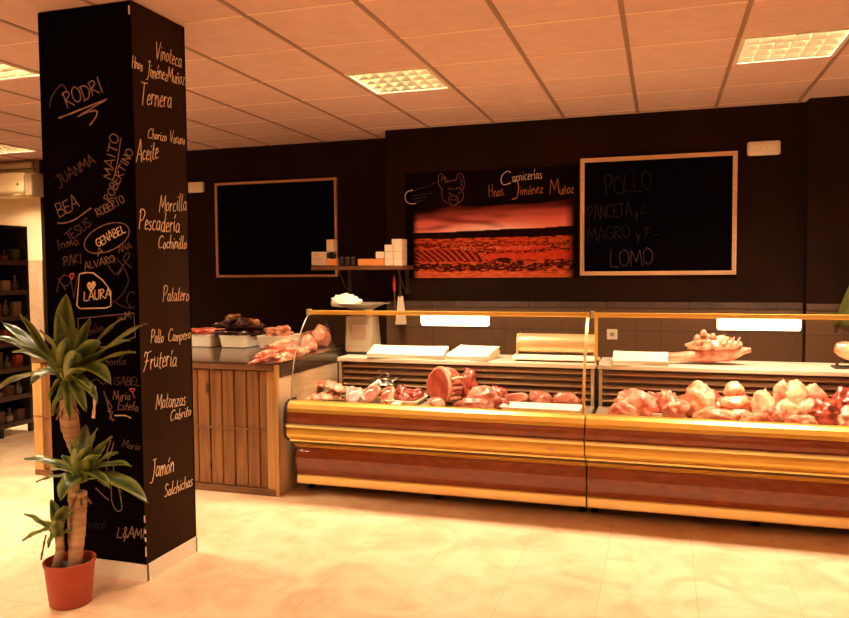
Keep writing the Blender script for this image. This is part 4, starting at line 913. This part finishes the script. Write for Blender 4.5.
# the big beef rib joint
def beef():
    X = at(443, 400, 'Y', 5.10).x
    t = thing('beef_rib_joint', 'large beef rib joint standing with its red cut face showing', 'meat', (X, 5.12, D))
    N_ = 36
    def outl(s):
        o_ = []
        for k_ in range(N_):
            a_ = 2*PI*k_/N_; r = 1+.10*math.cos(2*a_+.6)+.07*math.cos(3*a_+2)
            o_.append((.098*r*math.cos(a_)*s, .128*r*math.sin(a_)*s+.132))
        return o_
    def loft(rings, nm, mm):
        b_ = MB()
        for yy, s_, dx_ in rings: b_.v += [(x_+dx_, yy, z_) for x_, z_ in outl(s_)]
        for j_ in range(len(rings)-1):
            for k_ in range(N_): b_.f.append((j_*N_+k_, j_*N_+(k_+1) % N_, (j_+1)*N_+(k_+1) % N_, (j_+1)*N_+k_))
        b_.f.append(tuple(range(N_))[::-1]); b_.f.append(tuple((len(rings)-1)*N_+k_ for k_ in range(N_)))
        me_ = bpy.data.meshes.new(nm); me_.from_pydata(b_.v, [], b_.f); bm = bmesh.new(); bm.from_mesh(me_); bmesh.ops.recalc_face_normals(bm, faces=bm.faces); bm.to_mesh(me_); bm.free()
        for q in me_.polygons: q.use_smooth = len(q.vertices) == 4
        me_.materials.append(M[mm]); o_ = bpy.data.objects.new(nm, me_); COL.objects.link(o_); o_.parent = t; return o_
    loft([(-.085, .94, 0), (-.08, 1.0, 0), (.0, 1.02, .005), (.05, .94, .01), (.075, .72, .015)], 'body', 'chop_meat')
    loft([(-.088, 1.0, 0), (-.082, 1.035, 0), (-.064, 1.03, 0)], 'fat_rim', 'fat')
    loft([(-.096, .90, 0), (-.089, .93, 0), (.0, .93, 0)], 'cut_face', 'beef')
    for k_ in range(5):
        b_ = MB(); zz = .045+.035*k_
        b_.tube([(.094, -.062, zz), (.112, -.03, zz+.012), (.112, .03, zz+.016), (.080, .075, zz+.01)], [.010, .012, .012, .008], 8)
        me_ = bpy.data.meshes.new('rib'); me_.from_pydata(b_.v, [], b_.f); me_.materials.append(M['chop_meat' if k_ % 2 else 'fat']); o_ = bpy.data.objects.new('rib', me_); COL.objects.link(o_); o_.parent = t
    t.rotation_euler = (-.15, .05, math.radians(-24))
    X2 = at(462, 400, 'Y', 5.15).x
    lump('beef_piece', 'dark marbled beef chunk leaning behind the big rib joint', 470, 5.245, D, (.15, .11, .21), 'beef_dark', 10, 21, amp=.3)
beef()
chop('veal_slice', 'round veal slice with pale rim lying below the big rib joint', 436, 4.93, D, .12, .075, .04, -5, -.7, 14, 'veal')
lump('beef_piece', 'long reddish beef piece right of the big rib joint', 484, 5.05, D, (.25, .15, .135), 'veal', -8, 22)
lump('beef_piece', 'smooth brownish beef piece at the front, below the long reddish one', 474, 4.88, D, (.26, .12, .085), 'veal', 5, 23)
lump('beef_piece', 'dark beef piece at the back between rib joint and sliced ham', 497, 5.20, D, (.17, .11, .12), 'beef_dark', 0, 24)
lump('beef_piece', 'small dark beef piece in front of the round ham slice', 503, 5.00, D, (.09, .09, .08), 'beef', 0, 25)
chop('ham_slice', 'round pink ham piece with a pale rim right of the beef', 516, 5.10, D, .135, .105, .09, -6, -.12, 18, 'veal', bone=False)
lump('pork_loin_piece', 'film-wrapped pinkish loin piece right of the round ham', 540, 5.18, D, (.17, .12, .10), 'veal', 0, 26)
lump('pork_loin_piece', 'film-wrapped pinkish loin piece next to the seam post', 566, 5.18, D, (.18, .12, .10), 'veal', 0, 27)
xt = at(541, 408, 'Y', 4.93).x
tray('foam_tray', 'long white foam tray at the front, left of the seam post', xt, 4.93, D, .52, .22, .05)
# right unit
for (nm, lb, px, y, z, dm, m_, rot, sd, kw) in [
 ('pork_shoulder', 'large pale pink pork piece at the left of the right unit', 636, 5.05, D, (.27, .22, .15), 'pork_pale', 10, 101, dict(amp=.3)),
 ('pork_shoulder', 'pale pink pork piece in front of the large one by the seam', 622, 4.88, D, (.17, .12, .10), 'pork', 0, 102, {}),
 ('pork_piece', 'small red and pink pork scrap behind a white marker', 667, 5.15, D, (.12, .12, .14), 'pork', 30, 103, dict(amp=.35)),
 ('pork_piece', 'knobbly pink pork piece with a bone hollow', 676, 4.98, D, (.16, .14, .12), 'pork', 60, 104, dict(amp=.42, freq=3.2)),
 ('chicken_thigh', 'plump pale chicken leg with the thigh raised', 698, 5.05, D, (.21, .17, .20), 'chicken', -35, 105, dict(amp=.28)),
 ('chicken_drumstick', 'pale chicken drumstick pointing right at the front', 712, 4.90, D, (.23, .10, .085), 'chicken', -14, 106, {}),
 ('beef_piece', 'reddish meat piece behind the chicken leg', 712, 5.22, D, (.17, .12, .14), 'beef', 0, 107, {}),
 ('chicken_breast', 'pale chicken breast at the bottom of the stack of three', 735, 5.00, D, (.19, .16, .085), 'chicken', 0, 108, dict(amp=.12)),
 ('chicken_breast', 'pale chicken breast in the middle of the stack of three', 735, 5.03, D+.078, (.18, .15, .075), 'chicken', 20, 109, dict(amp=.12)),
 ('chicken_breast', 'pale chicken breast on top of the stack of three', 734, 5.06, D+.145, (.125, .12, .085), 'chicken', 0, 110, dict(amp=.12)),
 ('chicken_thigh', 'upright orange-pink chicken thigh right of the stacked breasts', 763, 5.07, D, (.14, .13, .18), 'chicken', 20, 111, dict(amp=.25)),
 ('chicken_thigh', 'small pink chicken thigh low at the front right of the stack', 757, 4.88, D, (.19, .11, .075), 'pork_pale', 0, 112, {}),
 ('chicken_thigh', 'pink thigh piece high at the back of the heap', 782, 5.17, D+.03, (.12, .12, .18), 'pork', 0, 113, dict(amp=.28)),
 ('chicken_thigh', 'pale thigh piece on the very top of the heap', 796, 5.16, D+.06, (.15, .13, .17), 'chicken', -20, 114, {}),
 ('chicken_thigh', 'pale thigh piece in the middle of the right heap', 787, 4.98, D, (.15, .13, .135), 'chicken', 30, 115, {}),
 ('chicken_wing', 'pink chicken wing lying right at the front of the heap', 800, 4.88, D, (.19, .10, .075), 'pork', 8, 116, {}),
 ('pork_piece', 'pale and pink pork piece between the heap and the dark beef', 807, 5.04, D, (.17, .15, .135), 'pork_pale', -12, 117, dict(amp=.3)),
 ('pork_piece', 'reddish pork strip at the back right of the heap', 812, 5.24, D, (.18, .10, .19), 'pork', 0, 118, {}),
 ('beef_heart', 'very dark red stringy piece of offal near the right edge', 829, 4.97, D, (.19, .17, .15), 'beef_dark', 25, 119, dict(amp=.45, freq=4, fine=.15)),
 ('beef_piece', 'bright red beef piece at the back beside the right edge', 845, 5.20, D, (.18, .14, .19), 'beef', 15, 120, dict(amp=.35)),
 ('pork_piece', 'small red pork trimming between the chicken leg and the stacked breasts', 722, 5.10, D, (.10, .10, .11), 'pork', 40, 131, dict(amp=.4)),
 ('pork_piece', 'dark pink pork trimming at the very back behind the stacked breasts', 745, 5.24, D, (.16, .10, .12), 'veal', 10, 132, dict(amp=.35)),
 ('chicken_wing', 'small reddish chicken wing tucked between the two upper thigh pieces', 774, 4.92, D, (.12, .10, .10), 'pork', -30, 133, dict(amp=.4)),
 ('pork_piece', 'reddish trimming at the back left corner of the right unit', 655, 5.23, D, (.18, .10, .12), 'veal', 0, 134, dict(amp=.35)),
 ('beef_piece', 'red ribbed beef piece low at the right edge', 855, 4.93, D, (.20, .15, .12), 'rib_meat', 20, 121, dict(amp=.3)),
]: lump(nm, lb, px, y, z, dm, m_, rot, sd, **kw)
a = at(657, 414, 'Y', 4.78)
mk = bx((a.x-.03, 4.80, D), (a.x+.03, 4.812, D+.06)).build('price_marker', 'paper', None, bevel=.003); tag(mk, 'blank white marker card in front of the pale pork', 'marker')

# ------------------------------------------------------------------ wall shelf with boxes
SY0, SY1 = 6.22, 6.52
sa = at(311, 266, 'Y', SY0); sb_ = at(402.5, 266, 'Y', SY0)
SZ = sa.z-.004
sh = thing('wall_shelf', 'narrow dark wall shelf carrying small boxes, left of the mural', 'shelf', ((sa.x+sb_.x)/2, SY1, SZ-.03))
bx((sa.x, SY0, SZ-.035), (sb_.x, SY1, SZ)).build('shelf_board', 'wood_rail', sh, bevel=.003)
bkx = sb_.x-.06
for X in (bkx, sa.x+.25):
    MB().tube([(X, SY0+.05, SZ-.035), (X, SY0+.20, SZ-.20), (X, SY1-.002, SZ-.20)], .007, 8).build('bracket', 'dark_metal', sh, True)
    bx((X-.015, SY1-.01, SZ-.26), (X+.015, SY1+.40 if X < XSTEP else SY1+.03, SZ-.035)).build('bracket_plate', 'dark_metal', sh)
def cbox(px0, py0, px1, py1, label, m='card', grp='small cartons on the wall shelf', nm='carton', y0=SY0+.01, dep=.10):
    a_ = at(px0, py0, 'Y', y0); b_ = at(px1, py1, 'Y', y0)
    z1 = a_.z; z0 = b_.z
    t = bx((a_.x+.001, y0, z0+.0006), (b_.x-.001, y0+dep, z1-.0006)).build(nm, m, None, bevel=.003)
    # origin at base
    off = Vector(((a_.x+b_.x)/2, y0+dep/2, z0)); t.data.transform(Matrix.Translation(-off)); t.location = off
    return tag(t, label, 'box', grp)
py = 265.5
cbox(311.3, 258.6, 317.8, py, 'pale carton at the bottom left end of the shelf'); cbox(311.3, 251.8, 317.8, 258.4, 'pale carton stacked on the leftmost bottom carton')
cbox(318.2, 258.6, 325.8, py, 'pale carton second from the left end of the shelf'); cbox(318.2, 251.8, 325.8, 258.4, 'pale carton stacked on the second carton from the left')
cbox(326.4, 258.9, 336.5, py, 'orange packet at the left, under the dark jars', 'card_orange', 'orange packets on the wall shelf', 'packet')
cbox(357.6, 258.9, 370.5, py, 'orange packet in the middle of the shelf', 'card_orange', 'orange packets on the wall shelf', 'packet')
cbox(371, 258.9, 383.8, py, 'orange packet next to the stepped pile of cartons', 'card_orange', 'orange packets on the wall shelf', 'packet')
def jar(px, pyb, label, h=.06, r=.026, y=SY0+.05):
    a_ = at(px, pyb, 'Y', y); t = thing('jar', label, 'jar', (a_.x, y, a_.z+.0005), 'dark jars on the wall shelf')
    MB().lathe([(r*.9, 0), (r, .004), (r, h*.72), (r*.7, h*.82)], a_+Vector((0, 0, .0005)), 16).build('glass_body', 'dark_jar', t, True)
    MB().lathe([(r*.75, h*.82), (r*.75, h)], a_+Vector((0, 0, .0005)), 16).build('lid', 'steel_dark', t); return t
jar(328.8, 258.3, 'dark jar standing on the left orange packet, left one', .052, .019); jar(334, 258.3, 'dark jar standing on the left orange packet, right one', .052, .019)
cbox(326.2, 239.5, 332.8, 251.6, 'tall pale carton standing above the jars on the shelf', y0=SY0+.01)
for q, p_ in enumerate((341.5, 347.5, 353.2)): jar(p_, 265.2, ['dark jar left of three on the shelf middle', 'dark jar centre of three on the shelf middle', 'dark jar right of three on the shelf middle'][q], .075, .024)
rows = [(258.6, 265.5, [(384.3, 393), (393.3, 402)]), (251.7, 258.4, [(375.5, 384), (384.3, 393), (393.3, 402)]), (244.8, 251.5, [(384.3, 393), (393.3, 402)]), (239, 244.6, [(391.5, 402)])]
wl = ['bottom', 'second', 'third', 'top']
for ri, (y0_, y1_, cells) in enumerate(rows):
    for ci, (xa_, xb_) in enumerate(cells):
        cbox(xa_, y0_, xb_, y1_, 'pale carton in the stepped pile at the shelf right end, %s row%s' % (wl[ri], '' if len(cells) == 1 else [', leftmost', ', middle', ', rightmost'][ci if len(cells) == 3 else (0, 2)[ci]]), dep=.14)
for k_, (xx, yy) in enumerate(((388, 246), (388, 253), (388, 260))):
    pass
# things hanging under the shelf
a = at(394, 272, 'Y', 6.36)
kn = thing('knife_sharpener', 'red-handled sharpening steel hanging under the wall shelf', 'tool', (a.x, 6.36, at(394, 309, 'Y', 6.36).z))
MB().tube([at(394, 276, 'Y', 6.36), at(394.2, 283, 'Y', 6.36), at(394.4, 291, 'Y', 6.36)], [.008, .014, .011], 10).build('handle', 'red_plastic', kn, True)
MB().tube([at(394.4, 291, 'Y', 6.36), at(395, 309, 'Y', 6.36)], [.006, .004], 8).build('steel_rod', 'steel_dark', kn, True)
MB().tube([at(394, 276.5, 'Y', 6.36), at(394, 271, 'Y', 6.36)], .003, 6).build('hanging_loop', 'dark_metal', kn)
br = thing('hanging_brush', 'pale tapered brush hanging beside the red-handled steel', 'brush', tuple(at(400, 325, 'Y', 6.40)))
P = [(398, 296), (403.0, 296), (406.8, 324.5), (395.3, 324.5)]; b_ = MB()
for y_ in (6.39, 6.41): b_.v += [tuple(at(*p, 'Y', y_)) for p in P]
b_.f = [(0, 1, 2, 3), (7, 6, 5, 4), (0, 4, 5, 1), (1, 5, 6, 2), (2, 6, 7, 3), (3, 7, 4, 0)]
b_.build('bristles', 'card', br, bevel=.004)
MB().tube([at(399.5, 270, 'Y', 6.40), at(400, 288, 'Y', 6.40), at(400.3, 297, 'Y', 6.40)], [.006, .010, .014], 10).build('brush_handle', 'dark_metal', br, True)

# ------------------------------------------------------------------ far left: air conditioner and product rack
a = at(0, 173.5, 'Y', 6.70); b = at(31, 195.5, 'Y', 6.70)
ac = thing('air_conditioner', 'cream wall air conditioner high on the wall at the far left', 'air conditioner', (b.x-.4, YWL, b.z))
MB().extx([(6.70, b.z+.05), (6.69, b.z+.12), (6.70, a.z), (YWL, a.z), (YWL, b.z), (6.76, b.z)], b.x-.85, b.x-.095).build('casing', 'wall_cream', ac, bevel=.012, seg=3)
bx((b.x-.092, 6.71, b.z+.0), (b.x, YWL, a.z)).build('end_cap', 'ac_dark', ac, bevel=.015)
bx((b.x-.8, 6.715, b.z+.015), (b.x-.12, 6.74, b.z+.035)).build('air_slot', 'ac_dark', ac)
MB().tube([(b.x-.17, 6.688, (a.z+b.z)/2+.0), (b.x-.17, 6.70, (a.z+b.z)/2)], .016, 12).build('badge', 'dark_metal', ac)
c1 = at(34.5, 166, 'Y', 6.88); c2 = at(37.5, 195, 'Y', 6.88)
tag(bx((c1.x, 6.86, c2.z), (c2.x, YWL, CEIL-.02)).build('cable_duct', 'ac_dark', None), 'narrow brown cable duct beside the air conditioner', 'duct')
c0 = at(0, 165.5, 'Y', 6.88)
tag(bx((-7.8, 6.86, CEIL-.085), (c1.x-.02, YWL, CEIL-.03)).build('cable_duct', 'wall_cream', None), 'cream horizontal duct along the wall above the air conditioner', 'duct')
RX0, RX1, RY0, RY1, RH = -6.20, -5.75, 4.25, 5.74, 1.93
rk = thing('product_rack', 'tall black shelving rack of groceries at the left edge', 'shelving rack', ((RX0+RX1)/2, (RY0+RY1)/2, 0))
for Y in (RY0, 5.02, RY1-.035):
    bx((RX0, Y, .09), (RX1, Y+.035, RH)).build('side_panel', 'rack_black', rk)
for Y in (RY0, 5.36, RY1-.035):
    for X in (RX0, RX1-.04): bx((X, Y, 0), (X+.04, Y+.035, .09)).build('leg', 'rack_black', rk)
bx((RX0, RY0, .09), (RX0+.012, RY1, RH)).build('back_panel', 'rack_black', rk)
bx((RX0, RY0, RH), (RX1, RY1, RH+.025)).build('top_panel', 'rack_black', rk)
mat('rack_edge', (.05, .022, .010), .5)
lv = [.11, .36, .62, .86, 1.10, 1.34, 1.62]
for z in lv:
    bx((RX0+.012, RY0+.035, z-.02), (RX1-.01, RY1-.035, z)).build('shelf', 'rack_black', rk)
    bx((RX1-.01, RY0+.0, z-.028), (RX1+.002, RY1, z+.014)).build('shelf_edge', 'rack_edge', rk)
mat('pack_red', (.22, .022, .008), .5); mat('pack_green', (.06, .055, .008), .5); mat('pack_tan', (.20, .11, .045), .5); mat('pack_brown', (.07, .022, .008), .5)
rr_ = random.Random(3); pal = ['pack_brown', 'pack_red', 'pack_tan', 'pack_green', 'pack_brown']
nm_ = ['bottom', 'second', 'third', 'fourth', 'fifth', 'sixth', 'top']
for li, z in enumerate(lv):
    for q in range(4):
        Y = RY1-.095-.115*q; h = rr_.uniform(.10, .17); m_ = pal[(li*3+q*2) % 5]
        if li == 6: m_ = ['pack_green', 'pack_red', 'pack_tan', 'pack_brown'][q]
        lab = '%s on the %s shelf of the black rack, %s' % (['packet', 'bottle'][(li+q) % 2], nm_[li], ['farthest along', 'second from the far end', 'third from the far end', 'nearest the photo edge'][q])
        if (li+q) % 2 == 0:
            o = bx((-.03, -.042, 0), (.03, .042, h)).build('food_packet', m_, None, bevel=.006); o.location = (RX1-.075, Y, z+.001); tag(o, 'coloured '+lab, 'packet', 'groceries on the black rack')
        else:
            o = thing('bottle', 'dark '+lab, 'bottle', (RX1-.075, Y, z+.001), 'groceries on the black rack')
            MB().lathe([(.030, 0), (.034, .005), (.034, h*.6), (.012, h*.78), (.012, h*.95)], o.location, 16).build('bottle_body', 'dark_jar', o, True)
            MB().lathe([(.0345, h*.15), (.0345, h*.5)], o.location, 16).build('bottle_label', m_, o, True); MB().lathe([(.014, h*.95), (.014, h*1.03)], o.location, 12).build('cap', 'pack_red', o)

# ------------------------------------------------------------------ potted dracaena
PCX, PCY = -2.572, 2.745
pot = thing('potted_plant', 'yucca-like plant with three canes in a red pot in front of the pillar', 'potted plant', (PCX, PCY, 0))
MB().lathe([(.085, 0), (.090, .004), (.103, .14), (.107, .185), (.112, .187), (.113, .201), (.108, .203), (.103, .195), (.100, .16)], (PCX, PCY, .001), 40).build('pot', 'pot_red', pot, True)
so = MB().lathe([(.101, .15), (.099, .166), (.06, .176), (.01, .178)], (PCX, PCY, 0), 28).build('soil', 'soil', pot, True)
def cane(pts, rr, nm='cane'):
    d = []; r_ = []
    for i in range(len(pts)-1):
        for q in range(8):
            u = q/8; d.append(Vector(pts[i]).lerp(Vector(pts[i+1]), u)); r_.append((rr[i]*(1-u)+rr[i+1]*u)*(1+.05*math.sin((i+u)*22)))
    d.append(Vector(pts[-1])); r_.append(rr[-1]); return MB().tube(d, r_, 14).build(nm, 'cane', pot, True)
def leaf(base, tip, wmax, sag, rnd, rise=None, parent=None, m='leaf'):
    base = Vector(base); tip = Vector(tip); n_ = 16; d = tip-base; hor = Vector((d.x, d.y, 0)); L = d.length
    b_ = MB(); att = []; mid = (base+tip)/2 + Vector((0, 0, sag*L)); 
    if hor.length > .02: side_ = hor.normalized().cross(Vector((0, 0, 1)))
    else: side_ = Vector((1, 0, 0))
    side_ = (side_+Vector((rnd.uniform(-.2, .2), rnd.uniform(-.2, .2), rnd.uniform(-.25, .25)))).normalized()
    tw_ = rnd.uniform(-.5, .5)
    for i in range(n_+1):
        u = i/n_; p = base*(1-u)**2+mid*2*u*(1-u)+tip*u*u; t_ = ((mid-base)*(1-u)+(tip-mid)*u).normalized()
        up_ = side_.cross(t_).normalized(); 
        w_ = wmax*(.30+.70*math.sin(min(1, u*1.15+.12)*PI*.5)**1.2)*(1-u**3.2)**.8+.001
        if u < .15: w_ = max(w_, wmax*.42)
        ss = (side_*math.cos(tw_*u)+up_*math.sin(tw_*u))
        un = ss.cross(t_).normalized()
        for k_ in (-1, -.5, 0, .5, 1):
            b_.v.append(tuple(p+ss*(w_*.5*k_)+un*(abs(k_)*w_*.16+.004*math.sin(u*14+k_*3)))); att.append(abs(k_)*.15+.75*(1-abs(k_)) if abs(k_) < 1 else .3)
    for i in range(n_):
        for k_ in range(4): a_ = i*5+k_; b_.f.append((a_, a_+1, a_+6, a_+5))
    o_ = b_.build('leaf', m, parent or pot, True)
    la_ = o_.data.attributes.new('lf', 'FLOAT', 'POINT')
    for i_, v_ in enumerate(att): la_.data[i_].value = v_
    sm_ = o_.modifiers.new('s', 'SOLIDIFY'); sm_.thickness = .0016; return o_
def pix(px, py, Y): return at(px, py, 'Y', Y)
c1b = Vector((PCX-.02, PCY+.045, .17)); c1t = pix(67, 398, PCY+.03)
cane([c1b, pix(73, 500, PCY+.05), pix(76, 455, PCY+.04), pix(70, 425, PCY+.03), c1t], [.022, .024, .022, .042, .034])
c2b = Vector((PCX+.035, PCY-.01, .17)); c2t = pix(81, 492, PCY-.02)
cane([c2b, pix(79, 530, PCY-.01), c2t], [.030, .029, .026])
c3b = Vector((PCX-.050, PCY-.03, .17)); c3t = pix(60, 536, PCY-.04)
cane([c3b, pix(60, 552, PCY-.035), c3t], [.019, .020, .016])
rnd = random.Random(7)
def crown(origin_px, oy, leaves, wm):
    for (tx_, ty_, dy_, sag_, w_) in leaves:
        o0 = pix(origin_px[0]+rnd.uniform(-3, 3), origin_px[1]+rnd.uniform(-6, 6), oy+rnd.uniform(-.015, .015))
        leaf(o0, pix(tx_, ty_, oy+dy_), wm*w_, sag_, rnd)
crown((68, 382), PCY+.03, [(-6, 392, -.10, .26, .8), (-8, 336, -.06, .12, .85), (2, 322, .10, .06, .7), (20, 314, .05, .05, .6), (66, 294, .02, .0, 1.25), (58, 312, -.05, .02, .9), (90, 318, .0, .02, .8),
   (147, 323, .10, .12, 1.1), (122, 318, .16, .10, .9), (136, 352, .05, .16, .8), (111, 384, -.14, .36, 1.15), (31, 384, -.16, .42, 1.1), (66, 338, -.13, .05, .9), (75, 350, -.16, .08, .9), (40, 330, -.1, .1, .9), (48, 402, .0, .30, .6), (52, 416, -.05, .30, .55), (86, 412, -.06, .28, .6), (70, 420, -.09, .2, .5), (98, 402, -.02, .28, .7), (62, 408, .05, .2, .6), (38, 372, .1, .2, .8),
   (100, 340, -.1, .14, .9), (12, 352, .14, .16, .7), (92, 392, -.06, .22, .7), (130, 340, -.05, .14, .8), (58, 330, .14, .02, 1.0), (76, 328, .12, .02, .9)], .100)
for k in range(9):
    a_ = k*.7; leaf(pix(67, 396, PCY+.03), pix(67, 396, PCY+.03)+Vector((.05*math.cos(a_), .05*math.sin(a_), -.07-.02*(k % 3))), .016, .1, rnd, m='dry_leaf')
crown((80, 478), PCY-.02, [(148, 503, -.02, .30, 1.05), (132, 466, .08, .20, .8), (97, 428, .05, .04, .95), (86, 424, .10, .02, .8), (70, 440, -.05, .05, .8), (24, 459, -.05, .14, .7), (36, 482, -.02, .14, .5), (60, 500, -.15, .30, 1.1),
   (112, 436, -.06, .08, 1.0), (110, 488, -.06, .26, .7), (100, 455, -.12, .10, .9), (62, 455, .05, .10, .8), (50, 470, .10, .1, .7), (118, 452, .12, .12, .8), (90, 445, -.14, .06, .9), (76, 448, -.14, .06, 1.0)], .095)
for k in range(8):
    a_ = k*.8; leaf(pix(80, 490, PCY-.02), pix(80, 490, PCY-.02)+Vector((.045*math.cos(a_), .045*math.sin(a_), -.05-.02*(k % 3))), .014, .1, rnd, m='dry_leaf')
crown((60, 533), PCY-.04, [(22, 541, -.02, .10, .8), (24, 514, -.02, .14, .6), (51, 499, .02, .02, .8), (64, 506, -.06, .04, 1.0), (83, 527, .03, .10, .6), (74, 510, .05, .06, .8), (56, 520, -.09, .1, .9), (40, 522, .06, .1, .7), (48, 548, -.05, .2, .5)], .075)
leaf(pix(46, 535, PCY-.06), pix(41, 560, PCY-.08), .014, .05, rnd, m='dry_leaf')

# ------------------------------------------------------------------ render look
w = bpy.data.worlds.new('world'); S.world = w; w.use_nodes = True; w.node_tree.nodes['Background'].inputs[0].default_value = (.9, .6, .35, 1); w.node_tree.nodes['Background'].inputs[1].default_value = .0
S.view_settings.view_transform = 'Standard'; S.view_settings.look = 'None'; S.view_settings.exposure = .88; S.view_settings.gamma = 1
S.view_settings.use_curve_mapping = False
